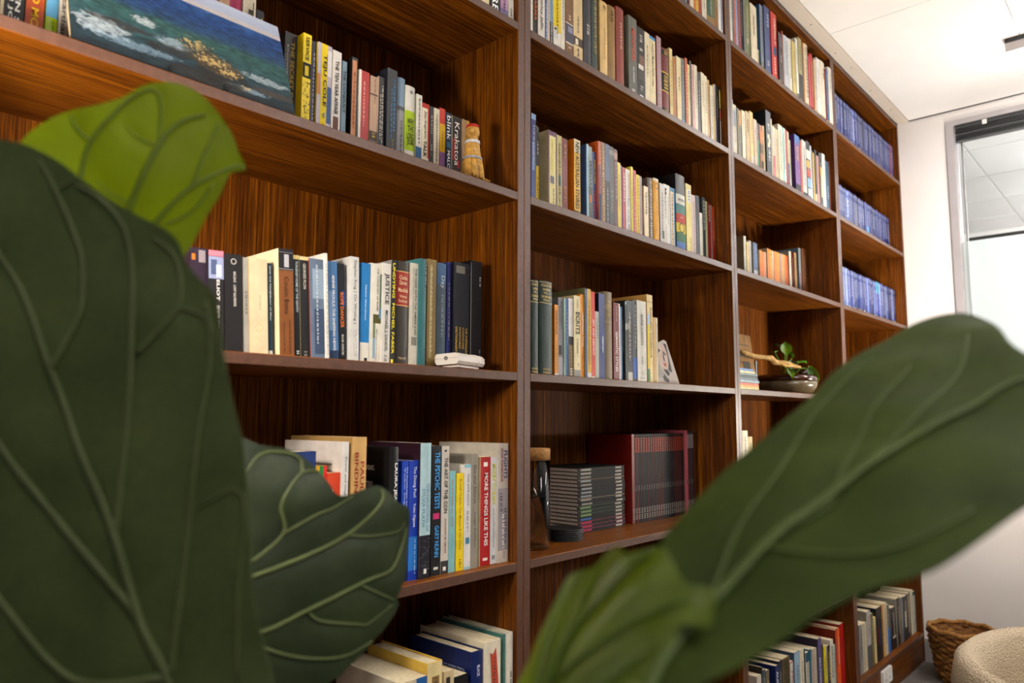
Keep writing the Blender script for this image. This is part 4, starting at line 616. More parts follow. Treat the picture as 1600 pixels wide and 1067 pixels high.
('D0',0,29723,196,1980,224,1276,0,'343f84','p','periwinkle blue travel guidebook with white lettering',27,{'W': [('d4daee',0.17,0.65,0.36,0),('dfe4f4',0.04,0.12,0.36,0)],'P': [(0.87,1,'b07a50',-0.5,0.5)]}),
('D0',0,29923,276,1953,246,1225,0,'12266a','p','royal blue travel guidebook with white lettering',28,{'W': [('d4daee',0.21,0.64,0.36,0),('dfe4f4',0.04,0.12,0.36,0)],'P': [(0.87,1,'d8c8a8',-0.5,0.5)]}),
('D0',0,30203,196,1947,248,1235,0,'0b1750','p','dark blue travel guidebook with white lettering',29,{'W': [('d4daee',0.21,0.63,0.36,0),('dfe4f4',0.04,0.12,0.36,0)],'P': [(0.84,1,'26306a',-0.5,0.5)]}),
('D0',0,30403,176,1983,244,1258,0,'122566','p','strong blue travel guidebook with white lettering',30,{'W': [('d4daee',0.19,0.61,0.36,0),('dfe4f4',0.04,0.12,0.36,0)],'P': [(0.87,1,'d8c8a8',-0.5,0.5)]}),
('D0',0,30583,236,1957,243,1259,0,'434e90','p','pale violet blue travel guidebook with white lettering',31,{'W': [('d4daee',0.17,0.57,0.36,0),('dfe4f4',0.04,0.12,0.36,0)],'P': [(0.92,1,'d8c8a8',-0.5,0.5)]}),
('D0',0,30823,176,1955,228,1235,0,'182e78','p','clear blue travel guidebook with white lettering',32,{'W': [('d4daee',0.16,0.83,0.36,0),('dfe4f4',0.04,0.12,0.36,0)],'P': [(0.85,1,'d8c8a8',-0.5,0.5)]}),
('D0',0,31003,276,1954,225,1230,0,'0b1750','p','dark blue travel guidebook with white lettering',33,{'W': [('d4daee',0.18,0.62,0.36,0),('dfe4f4',0.04,0.12,0.36,0)],'P': [(0.88,1,'26306a',-0.5,0.5)]}),
('D0',0,31283,146,1990,233,1228,0,'434e90','p','pale violet blue travel guidebook with white lettering',34,{'W': [('d4daee',0.21,0.7,0.36,0),('dfe4f4',0.04,0.12,0.36,0)],'P': [(0.86,1,'b07a50',-0.5,0.5)]}),
('D0',0,31433,146,1952,244,1232,0,'26377a','p','dusty blue travel guidebook with white lettering',35,{'W': [('d4daee',0.17,0.65,0.36,0),('dfe4f4',0.04,0.12,0.36,0)],'P': [(0.85,1,'8fb8d8',-0.5,0.5)]}),
('D0',0,31583,116,1950,222,1237,0,'122566','p','strong blue travel guidebook with white lettering',36,{'W': [('d4daee',0.18,0.77,0.36,0),('dfe4f4',0.04,0.12,0.36,0)],'P': [(0.86,1,'b07a50',-0.5,0.5)]}),
('D0',0,31703,176,1936,247,1243,0,'1b317c','p','medium blue travel guidebook with white lettering',37,{'W': [('d4daee',0.2,0.71,0.36,0),('dfe4f4',0.04,0.12,0.36,0)],'P': [(0.91,1,'8fb8d8',-0.5,0.5)]}),
('D0',0,31883,276,1938,233,1266,0,'182e78','p','clear blue travel guidebook with white lettering',38,{'W': [('d4daee',0.19,0.64,0.36,0),('dfe4f4',0.04,0.12,0.36,0)],'P': [(0.91,1,'c8ccd8',-0.5,0.5)]}),
('D0',0,32163,326,1981,249,1235,0,'182e78','p','clear blue travel guidebook with white lettering',39,{'W': [('d4daee',0.22,0.7,0.36,0),('dfe4f4',0.04,0.12,0.36,0)],'P': [(0.85,1,'5a90c8',-0.5,0.5)]}),
('D0',0,32493,116,1972,245,1274,0,'26377a','p','dusty blue travel guidebook with white lettering',40,{'W': [('d4daee',0.17,0.71,0.36,0),('dfe4f4',0.04,0.12,0.36,0)],'P': [(0.9,1,'26306a',-0.5,0.5)]}),
('D0',0,32613,116,1985,239,1238,0,'434e90','p','pale violet blue travel guidebook with white lettering',41,{'W': [('d4daee',0.21,0.55,0.36,0),('dfe4f4',0.04,0.12,0.36,0)],'P': [(0.85,1,'5a90c8',-0.5,0.5)]}),
('D0',0,32733,146,1934,236,1255,0,'0b1750','p','dark blue travel guidebook with white lettering',42,{'W': [('d4daee',0.19,0.68,0.36,0),('dfe4f4',0.04,0.12,0.36,0)],'P': [(0.91,1,'c8ccd8',-0.5,0.5)]}),
('D0',0,32883,196,1990,228,1239,0,'a02848','p','magenta red travel guidebook among blue ones',43,{'W': [('d4daee',0.17,0.73,0.36,0),('dfe4f4',0.04,0.12,0.36,0)],'P': [(0.84,1,'b07a50',-0.5,0.5)]}),
('D0',0,33083,326,1972,229,1221,0,'26377a','p','dusty blue travel guidebook with white lettering',44,{'W': [('d4daee',0.19,0.62,0.36,0),('dfe4f4',0.04,0.12,0.36,0)],'P': [(0.86,1,'d8c8a8',-0.5,0.5)]}),
('D1',1,25417,196,1954,581,1240,0,'122566','p','strong blue travel guidebook with white lettering',1,{'W': [('d4daee',0.16,0.62,0.36,0),('dfe4f4',0.04,0.12,0.36,0)],'P': [(0.88,1,'b07a50',-0.5,0.5)]}),
('D1',1,25617,196,1991,582,1250,0,'343f84','p','periwinkle blue travel guidebook with white lettering',2,{'W': [('d4daee',0.2,0.61,0.36,0),('dfe4f4',0.04,0.12,0.36,0)],'P': [(0.91,1,'26306a',-0.5,0.5)]}),
('D1',1,25817,146,1986,589,1277,0,'0b1750','p','dark blue travel guidebook with white lettering',3,{'W': [('d4daee',0.21,0.61,0.36,0),('dfe4f4',0.04,0.12,0.36,0)],'P': [(0.88,1,'b07a50',-0.5,0.5)]}),
('D1',1,25967,196,1943,598,1275,0,'0d2e7c','p','bright blue travel guidebook with white lettering',4,{'W': [('d4daee',0.17,0.62,0.36,0),('dfe4f4',0.04,0.12,0.36,0)],'P': [(0.88,1,'26306a',-0.5,0.5)]}),
('D1',1,26167,116,1944,592,1274,0,'26377a','p','dusty blue travel guidebook with white lettering',5,{'W': [('d4daee',0.16,0.73,0.36,0),('dfe4f4',0.04,0.12,0.36,0)],'P': [(0.88,1,'26306a',-0.5,0.5)]}),
('D1',1,26287,176,1979,596,1248,0,'0f2062','p','deep blue travel guidebook with white lettering',6,{'W': [('d4daee',0.22,0.83,0.36,0),('dfe4f4',0.04,0.12,0.36,0)],'P': [(0.87,1,'8fb8d8',-0.5,0.5)]}),
('D1',1,26467,356,1940,588,1241,0,'4a68b8','p','royal blue travel guidebook with large white title',7,{'T': [('Africa','f6f6fa',0.2,0.68,0.66,0)],'W': [('dfe4f4',0.04,0.12,0.45,0)],'P': [(0.88,1,'c8ccd8',-0.5,0.5)]}),
('D1',1,26827,116,1989,593,1223,0,'434e90','p','pale violet blue travel guidebook with white lettering',8,{'W': [('d4daee',0.22,0.61,0.36,0),('dfe4f4',0.04,0.12,0.36,0)],'P': [(0.87,1,'b07a50',-0.5,0.5)]}),
('D1',1,26947,196,1984,594,1258,0,'26377a','p','dusty blue travel guidebook with white lettering',9,{'W': [('d4daee',0.18,0.83,0.36,0),('dfe4f4',0.04,0.12,0.36,0)],'P': [(0.86,1,'b07a50',-0.5,0.5)]}),
('D1',1,27147,146,1955,602,1274,0,'122566','p','strong blue travel guidebook with white lettering',10,{'W': [('d4daee',0.16,0.56,0.36,0),('dfe4f4',0.04,0.12,0.36,0)],'P': [(0.85,1,'c8ccd8',-0.5,0.5)]}),
('D1',1,27297,176,1985,601,1275,0,'343f84','p','periwinkle blue travel guidebook with white lettering',11,{'W': [('d4daee',0.18,0.84,0.36,0),('dfe4f4',0.04,0.12,0.36,0)],'P': [(0.9,1,'b07a50',-0.5,0.5)]}),
('D1',1,27477,176,1941,587,1249,0,'12266a','p','royal blue travel guidebook with white lettering',12,{'W': [('d4daee',0.2,0.73,0.36,0),('dfe4f4',0.04,0.12,0.36,0)],'P': [(0.91,1,'c8ccd8',-0.5,0.5)]}),
('D1',1,27657,196,1996,585,1268,0,'122566','p','strong blue travel guidebook with white lettering',13,{'W': [('d4daee',0.21,0.82,0.36,0),('dfe4f4',0.04,0.12,0.36,0)],'P': [(0.91,1,'8fb8d8',-0.5,0.5)]}),
('D1',1,27857,276,1992,594,1267,0,'0b1750','p','dark blue travel guidebook with white lettering',14,{'W': [('d4daee',0.21,0.78,0.36,0),('dfe4f4',0.04,0.12,0.36,0)],'P': [(0.89,1,'b07a50',-0.5,0.5)]}),
('D1',1,28137,236,1944,581,1253,0,'0f2062','p','deep blue travel guidebook with white lettering',15,{'W': [('d4daee',0.19,0.67,0.36,0),('dfe4f4',0.04,0.12,0.36,0)],'P': [(0.85,1,'d8c8a8',-0.5,0.5)]}),
('D1',1,28377,176,1977,586,1245,0,'1b317c','p','medium blue travel guidebook with white lettering',16,{'W': [('d4daee',0.22,0.82,0.36,0),('dfe4f4',0.04,0.12,0.36,0)],'P': [(0.93,1,'b07a50',-0.5,0.5)]}),
('D1',1,28557,276,1954,596,1266,0,'182e78','p','clear blue travel guidebook with white lettering',17,{'W': [('d4daee',0.17,0.59,0.36,0),('dfe4f4',0.04,0.12,0.36,0)],'P': [(0.88,1,'26306a',-0.5,0.5)]}),
('D1',1,28837,326,1962,602,1232,0,'0f2062','p','deep blue travel guidebook with white lettering',18,{'W': [('d4daee',0.21,0.64,0.36,0),('dfe4f4',0.04,0.12,0.36,0)],'P': [(0.87,1,'b07a50',-0.5,0.5)]}),
('D1',1,29167,146,1951,582,1235,0,'1b317c','p','medium blue travel guidebook with white lettering',19,{'W': [('d4daee',0.17,0.6,0.36,0),('dfe4f4',0.04,0.12,0.36,0)],'P': [(0.92,1,'5a90c8',-0.5,0.5)]}),
('D1',1,29317,146,1999,583,1248,0,'434e90','p','pale violet blue travel guidebook with white lettering',20,{'W': [('d4daee',0.19,0.74,0.36,0),('dfe4f4',0.04,0.12,0.36,0)],'P': [(0.85,1,'d8c8a8',-0.5,0.5)]}),
('D1',1,29467,326,1954,582,1256,0,'26377a','p','blue travel guidebook with cyan lower band',21,{'W': [('d4daee',0.21,0.82,0.36,0),('dfe4f4',0.04,0.12,0.36,0)],'P': [(0.6,0.85,'28a0e0',-0.5,0.5)]}),
('D1',1,29797,326,1967,588,1267,0,'0d2e7c','p','bright blue travel guidebook with white lettering',22,{'W': [('d4daee',0.17,0.57,0.36,0),('dfe4f4',0.04,0.12,0.36,0)],'P': [(0.89,1,'8fb8d8',-0.5,0.5)]}),
('D1',1,30127,116,1962,584,1232,0,'0f2062','p','deep blue travel guidebook with white lettering',23,{'W': [('d4daee',0.2,0.76,0.36,0),('dfe4f4',0.04,0.12,0.36,0)],'P': [(0.87,1,'c8ccd8',-0.5,0.5)]}),
('D1',1,30247,176,1989,592,1242,0,'12266a','p','royal blue travel guidebook with white lettering',24,{'W': [('d4daee',0.2,0.75,0.36,0),('dfe4f4',0.04,0.12,0.36,0)],'P': [(0.86,1,'c8ccd8',-0.5,0.5)]}),
('D1',1,30427,236,1944,583,1244,0,'0b1750','p','dark blue travel guidebook with white lettering',25,{'W': [('d4daee',0.16,0.56,0.36,0),('dfe4f4',0.04,0.12,0.36,0)],'P': [(0.88,1,'d8c8a8',-0.5,0.5)]}),
('D1',1,30667,236,1956,610,1260,0,'1b317c','p','medium blue travel guidebook with white lettering',26,{'W': [('d4daee',0.2,0.58,0.36,0),('dfe4f4',0.04,0.12,0.36,0)],'P': [(0.85,1,'26306a',-0.5,0.5)]}),
('D1',1,30907,196,1941,603,1268,0,'12266a','p','royal blue travel guidebook with white lettering',27,{'W': [('d4daee',0.18,0.72,0.36,0),('dfe4f4',0.04,0.12,0.36,0)],'P': [(0.87,1,'d8c8a8',-0.5,0.5)]}),
('D1',1,31107,276,1994,593,1269,0,'26377a','p','dusty blue travel guidebook with white lettering',28,{'W': [('d4daee',0.18,0.67,0.36,0),('dfe4f4',0.04,0.12,0.36,0)],'P': [(0.92,1,'d8c8a8',-0.5,0.5)]}),
('D1',1,31387,196,1943,584,1268,0,'0d2e7c','p','bright blue travel guidebook with white lettering',29,{'W': [('d4daee',0.21,0.69,0.36,0),('dfe4f4',0.04,0.12,0.36,0)],'P': [(0.85,1,'c8ccd8',-0.5,0.5)]}),
('D1',1,31587,196,1949,588,1251,0,'0f2062','p','deep blue travel guidebook with white lettering',30,{'W': [('d4daee',0.19,0.83,0.36,0),('dfe4f4',0.04,0.12,0.36,0)],'P': [(0.91,1,'8fb8d8',-0.5,0.5)]}),
('D1',1,31787,116,1958,605,1223,0,'0f2062','p','deep blue travel guidebook with white lettering',31,{'W': [('d4daee',0.18,0.78,0.36,0),('dfe4f4',0.04,0.12,0.36,0)],'P': [(0.91,1,'8fb8d8',-0.5,0.5)]}),
('D1',1,31907,196,1977,605,1230,0,'343f84','p','periwinkle blue travel guidebook with white lettering',32,{'W': [('d4daee',0.16,0.83,0.36,0),('dfe4f4',0.04,0.12,0.36,0)],'P': [(0.87,1,'26306a',-0.5,0.5)]}),
('D1',1,32107,326,1951,587,1244,0,'26377a','p','dusty blue travel guidebook with white lettering',33,{'W': [('d4daee',0.2,0.73,0.36,0),('dfe4f4',0.04,0.12,0.36,0)],'P': [(0.86,1,'d8c8a8',-0.5,0.5)]}),
('D1',1,32437,236,1989,586,1273,0,'1b317c','p','medium blue travel guidebook with white lettering',34,{'W': [('d4daee',0.18,0.59,0.36,0),('dfe4f4',0.04,0.12,0.36,0)],'P': [(0.86,1,'26306a',-0.5,0.5)]}),
('D1',1,32677,326,1973,599,1238,0,'12266a','p','royal blue travel guidebook with white lettering',35,{'W': [('d4daee',0.2,0.65,0.36,0),('dfe4f4',0.04,0.12,0.36,0)],'P': [(0.88,1,'d8c8a8',-0.5,0.5)]}),
('D1',1,33007,196,1970,585,1220,0,'0b1750','p','dark blue travel guidebook with white lettering',36,{'W': [('d4daee',0.19,0.68,0.36,0),('dfe4f4',0.04,0.12,0.36,0)],'P': [(0.9,1,'d8c8a8',-0.5,0.5)]}),
('D1',1,33207,196,1990,604,1244,0,'182e78','p','clear blue travel guidebook with white lettering',37,{'W': [('d4daee',0.17,0.78,0.36,0),('dfe4f4',0.04,0.12,0.36,0)],'P': [(0.91,1,'d8c8a8',-0.5,0.5)]}),
('D2',2,25249,116,1971,501,1258,0,'1b317c','p','medium blue travel guidebook with white lettering',1,{'W': [('d4daee',0.18,0.66,0.36,0),('dfe4f4',0.04,0.12,0.36,0)],'P': [(0.91,1,'5a90c8',-0.5,0.5)]}),
('D2',2,25369,116,1994,520,1267,0,'8c9cd0','p','whitish blue travel guidebook with white lettering',2,{'W': [('d4daee',0.18,0.77,0.36,0),('dfe4f4',0.04,0.12,0.36,0)],'P': [(0.85,1,'5a90c8',-0.5,0.5)]}),
('D2',2,25489,116,1948,527,1237,0,'0f2062','p','deep blue travel guidebook with white lettering',3,{'W': [('d4daee',0.22,0.77,0.36,0),('dfe4f4',0.04,0.12,0.36,0)],'P': [(0.91,1,'8fb8d8',-0.5,0.5)]}),
('D2',2,25609,326,1990,518,1235,0,'7488c4','p','powder blue travel guidebook with white lettering',4,{'W': [('d4daee',0.17,0.79,0.36,0),('dfe4f4',0.04,0.12,0.36,0)],'P': [(0.92,1,'c8ccd8',-0.5,0.5)]}),
('D2',2,25939,176,1998,514,1256,0,'0d2e7c','p','bright blue travel guidebook with white lettering',5,{'W': [('d4daee',0.18,0.79,0.36,0),('dfe4f4',0.04,0.12,0.36,0)],'P': [(0.85,1,'5a90c8',-0.5,0.5)]}),
('D2',2,26119,236,1950,528,1261,0,'434e90','p','pale violet blue travel guidebook with white lettering',6,{'W': [('d4daee',0.17,0.66,0.36,0),('dfe4f4',0.04,0.12,0.36,0)],'P': [(0.86,1,'d8c8a8',-0.5,0.5)]}),
('D2',2,26359,196,1978,511,1272,0,'1b317c','p','medium blue travel guidebook with white lettering',7,{'W': [('d4daee',0.21,0.63,0.36,0),('dfe4f4',0.04,0.12,0.36,0)],'P': [(0.91,1,'c8ccd8',-0.5,0.5)]}),
('D2',2,26559,236,1978,512,1268,0,'434e90','p','pale violet blue travel guidebook with white lettering',8,{'W': [('d4daee',0.19,0.81,0.36,0),('dfe4f4',0.04,0.12,0.36,0)],'P': [(0.85,1,'5a90c8',-0.5,0.5)]}),
('D2',2,26799,176,1967,505,1265,0,'122566','p','strong blue travel guidebook with white lettering',9,{'W': [('d4daee',0.22,0.72,0.36,0),('dfe4f4',0.04,0.12,0.36,0)],'P': [(0.87,1,'c8ccd8',-0.5,0.5)]}),
('D2',2,26979,116,1996,527,1264,0,'0b1750','p','dark blue travel guidebook with white lettering',10,{'W': [('d4daee',0.21,0.63,0.36,0),('dfe4f4',0.04,0.12,0.36,0)],'P': [(0.9,1,'5a90c8',-0.5,0.5)]}),
('D2',2,27099,276,1971,527,1228,0,'12266a','p','royal blue travel guidebook with white lettering',11,{'W': [('d4daee',0.17,0.64,0.36,0),('dfe4f4',0.04,0.12,0.36,0)],'P': [(0.9,1,'d8c8a8',-0.5,0.5)]}),
('D2',2,27379,146,1958,516,1252,0,'0d2e7c','p','bright blue travel guidebook with white lettering',12,{'W': [('d4daee',0.2,0.56,0.36,0),('dfe4f4',0.04,0.12,0.36,0)],'P': [(0.84,1,'b07a50',-0.5,0.5)]}),
('D2',2,27529,196,1950,500,1268,0,'0d2e7c','p','bright blue travel guidebook with white lettering',13,{'W': [('d4daee',0.18,0.59,0.36,0),('dfe4f4',0.04,0.12,0.36,0)],'P': [(0.87,1,'d8c8a8',-0.5,0.5)]}),
('D2',2,27729,276,1987,512,1236,0,'1b317c','p','medium blue travel guidebook with white lettering',14,{'W': [('d4daee',0.19,0.57,0.36,0),('dfe4f4',0.04,0.12,0.36,0)],'P': [(0.85,1,'26306a',-0.5,0.5)]}),
('D2',2,28009,116,1975,518,1251,0,'12266a','p','royal blue travel guidebook with white lettering',15,{'W': [('d4daee',0.2,0.72,0.36,0),('dfe4f4',0.04,0.12,0.36,0)],'P': [(0.87,1,'26306a',-0.5,0.5)]}),
('D2',2,28129,196,1964,507,1224,0,'26377a','p','dusty blue travel guidebook with white lettering',16,{'W': [('d4daee',0.17,0.55,0.36,0),('dfe4f4',0.04,0.12,0.36,0)],'P': [(0.85,1,'c8ccd8',-0.5,0.5)]}),
('D2',2,28329,326,1965,516,1259,0,'0f2062','p','deep blue travel guidebook with white lettering',17,{'W': [('d4daee',0.16,0.72,0.36,0),('dfe4f4',0.04,0.12,0.36,0)],'P': [(0.92,1,'8fb8d8',-0.5,0.5)]}),
('D2',2,28659,276,1958,501,1273,0,'5c72c0','p','light blue travel guidebook with white lettering',18,{'W': [('d4daee',0.18,0.73,0.36,0),('dfe4f4',0.04,0.12,0.36,0)],'P': [(0.89,1,'c8ccd8',-0.5,0.5)]}),
('D2',2,28939,326,1995,502,1259,0,'182e78','p','clear blue travel guidebook with white lettering',19,{'W': [('d4daee',0.2,0.55,0.36,0),('dfe4f4',0.04,0.12,0.36,0)],'P': [(0.92,1,'26306a',-0.5,0.5)]}),
('D2',2,29269,146,1960,522,1262,0,'26377a','p','dusty blue travel guidebook with white lettering',20,{'W': [('d4daee',0.22,0.63,0.36,0),('dfe4f4',0.04,0.12,0.36,0)],'P': [(0.9,1,'c8ccd8',-0.5,0.5)]}),
('D2',2,29419,326,1981,528,1278,0,'0b1750','p','dark blue travel guidebook with white lettering',21,{'W': [('d4daee',0.2,0.63,0.36,0),('dfe4f4',0.04,0.12,0.36,0)],'P': [(0.89,1,'d8c8a8',-0.5,0.5)]}),
('D2',2,29749,176,1941,508,1234,0,'5c72c0','p','light blue travel guidebook with white lettering',22,{'W': [('d4daee',0.22,0.82,0.36,0),('dfe4f4',0.04,0.12,0.36,0)],'P': [(0.85,1,'5a90c8',-0.5,0.5)]}),
('D2',2,29929,276,1960,507,1274,0,'26377a','p','dusty blue travel guidebook with white lettering',23,{'W': [('d4daee',0.22,0.77,0.36,0),('dfe4f4',0.04,0.12,0.36,0)],'P': [(0.87,1,'d8c8a8',-0.5,0.5)]}),
('D2',2,30209,276,1990,521,1271,0,'12309c','p','navy travel guidebook with turquoise head',24,{'W': [('d4daee',0.22,0.8,0.36,0),('dfe4f4',0.04,0.12,0.36,0)],'P': [(0,0.3,'3aa0b8',-0.5,0.5)]}),
('D2',2,30489,196,1977,502,1275,0,'12309c','p','navy travel guidebook with turquoise head',25,{'W': [('d4daee',0.17,0.82,0.36,0),('dfe4f4',0.04,0.12,0.36,0)],'P': [(0,0.3,'3aa0b8',-0.5,0.5)]}),
('D2',2,30689,146,1999,521,1222,0,'12266a','p','royal blue travel guidebook with white lettering',26,{'W': [('d4daee',0.16,0.58,0.36,0),('dfe4f4',0.04,0.12,0.36,0)],'P': [(0.92,1,'b07a50',-0.5,0.5)]}),
('D2',2,30839,146,1944,518,1242,0,'8c9cd0','p','whitish blue travel guidebook with white lettering',27,{'W': [('d4daee',0.2,0.56,0.36,0),('dfe4f4',0.04,0.12,0.36,0)],'P': [(0.85,1,'c8ccd8',-0.5,0.5)]}),
('D2',2,30989,326,1997,503,1232,0,'434e90','p','pale violet blue travel guidebook with white lettering',28,{'W': [('d4daee',0.21,0.57,0.36,0),('dfe4f4',0.04,0.12,0.36,0)],'P': [(0.92,1,'26306a',-0.5,0.5)]}),
('D2',2,31319,116,1945,523,1258,0,'12266a','p','royal blue travel guidebook with white lettering',29,{'W': [('d4daee',0.16,0.8,0.36,0),('dfe4f4',0.04,0.12,0.36,0)],'P': [(0.91,1,'26306a',-0.5,0.5)]}),
('D2',2,31439,196,1959,513,1221,0,'0f2062','p','deep blue travel guidebook with white lettering',30,{'W': [('d4daee',0.17,0.79,0.36,0),('dfe4f4',0.04,0.12,0.36,0)],'P': [(0.9,1,'b07a50',-0.5,0.5)]}),
('D2',2,31639,176,1970,526,1257,0,'0b1750','p','dark blue travel guidebook with white lettering',31,{'W': [('d4daee',0.16,0.78,0.36,0),('dfe4f4',0.04,0.12,0.36,0)],'P': [(0.92,1,'5a90c8',-0.5,0.5)]}),
('D2',2,31819,116,1968,501,1254,0,'7488c4','p','powder blue travel guidebook with white lettering',32,{'W': [('d4daee',0.18,0.68,0.36,0),('dfe4f4',0.04,0.12,0.36,0)],'P': [(0.91,1,'b07a50',-0.5,0.5)]}),
('D2',2,31939,276,1952,523,1279,0,'0f2062','p','deep blue travel guidebook with white lettering',33,{'W': [('d4daee',0.19,0.64,0.36,0),('dfe4f4',0.04,0.12,0.36,0)],'P': [(0.88,1,'5a90c8',-0.5,0.5)]}),
('D2',2,32219,116,1998,518,1277,0,'343f84','p','periwinkle blue travel guidebook with white lettering',34,{'W': [('d4daee',0.19,0.7,0.36,0),('dfe4f4',0.04,0.12,0.36,0)],'P': [(0.91,1,'8fb8d8',-0.5,0.5)]}),
('D2',2,32339,236,1954,505,1276,0,'0b1750','p','dark blue travel guidebook with white lettering',35,{'W': [('d4daee',0.19,0.6,0.36,0),('dfe4f4',0.04,0.12,0.36,0)],'P': [(0.91,1,'26306a',-0.5,0.5)]}),
('D2',2,32579,326,1978,511,1244,0,'0f2062','p','deep blue travel guidebook with white lettering',36,{'W': [('d4daee',0.19,0.85,0.36,0),('dfe4f4',0.04,0.12,0.36,0)],'P': [(0.89,1,'c8ccd8',-0.5,0.5)]}),
('D2',2,32909,196,1958,513,1253,0,'8c9cd0','p','whitish blue travel guidebook with white lettering',37,{'W': [('d4daee',0.17,0.82,0.36,0),('dfe4f4',0.04,0.12,0.36,0)],'P': [(0.84,1,'8fb8d8',-0.5,0.5)]}),
('D2',2,33109,146,1972,523,1265,0,'122566','p','strong blue travel guidebook with white lettering',38,{'W': [('d4daee',0.22,0.74,0.36,0),('dfe4f4',0.04,0.12,0.36,0)],'P': [(0.92,1,'8fb8d8',-0.5,0.5)]}),
('D2',2,33259,261,1980,522,1230,0,'12266a','p','royal blue travel guidebook with white lettering',39,{'W': [('d4daee',0.18,0.65,0.36,0),('dfe4f4',0.04,0.12,0.36,0)],'P': [(0.85,1,'d8c8a8',-0.5,0.5)]})
]

PAGES = plain('e2d2b0', .8, .1, 120, 0, .1, 'paper')
TXT = {}
def text_mesh(s, res=2):
    if s in TXT: return TXT[s]
    c = bpy.data.curves.new('txt', 'FONT'); c.body = s; c.size = 1; c.resolution_u = res; c.fill_mode = 'FRONT'; c.offset = .016 if s.upper() == s else .004
    o = bpy.data.objects.new('txt', c); COL.objects.link(o)
    bpy.context.view_layer.update()
    me = bpy.data.meshes.new_from_object(o.evaluated_get(bpy.context.evaluated_depsgraph_get()))
    v = [(p.co.x, p.co.y) for p in me.vertices]; f = [tuple(p.vertices) for p in me.polygons]
    bpy.data.objects.remove(o); bpy.data.curves.remove(c); bpy.data.meshes.remove(me)
    if not v: v = [(0, 0), (.1, 0), (0, .1)]; f = []
    x0 = min(p[0] for p in v); x1 = max(p[0] for p in v); y0 = min(p[1] for p in v); y1 = max(p[1] for p in v)
    v = [((p[0] - x0) / max(x1 - x0, 1e-6), (p[1] - y0) / max(y1 - y0, 1e-6) - .5) for p in v]
    TXT[s] = (v, f, (x1 - x0) / max(y1 - y0, 1e-6)); return TXT[s]
class Deco:
    """prints collected per colour and laid on the spine (or the left board) of a cover"""
    def __init__(s): s.mb = MB(); s.m = []
    def slot(s, h):
        if h not in s.m: s.m.append(h)
        return s.m.index(h)
    def build(s, name, parent):
        if s.mb.f: s.mb.build(name, [ink(h) for h in s.m], parent)
def words(a, b, n_rng, gap=.25):
    o = []; p = a
    while p < b:
        w = n_rng.uniform(.012, .05) ; o.append((p, min(p + w, b))); p += w + gap * .05
    return o
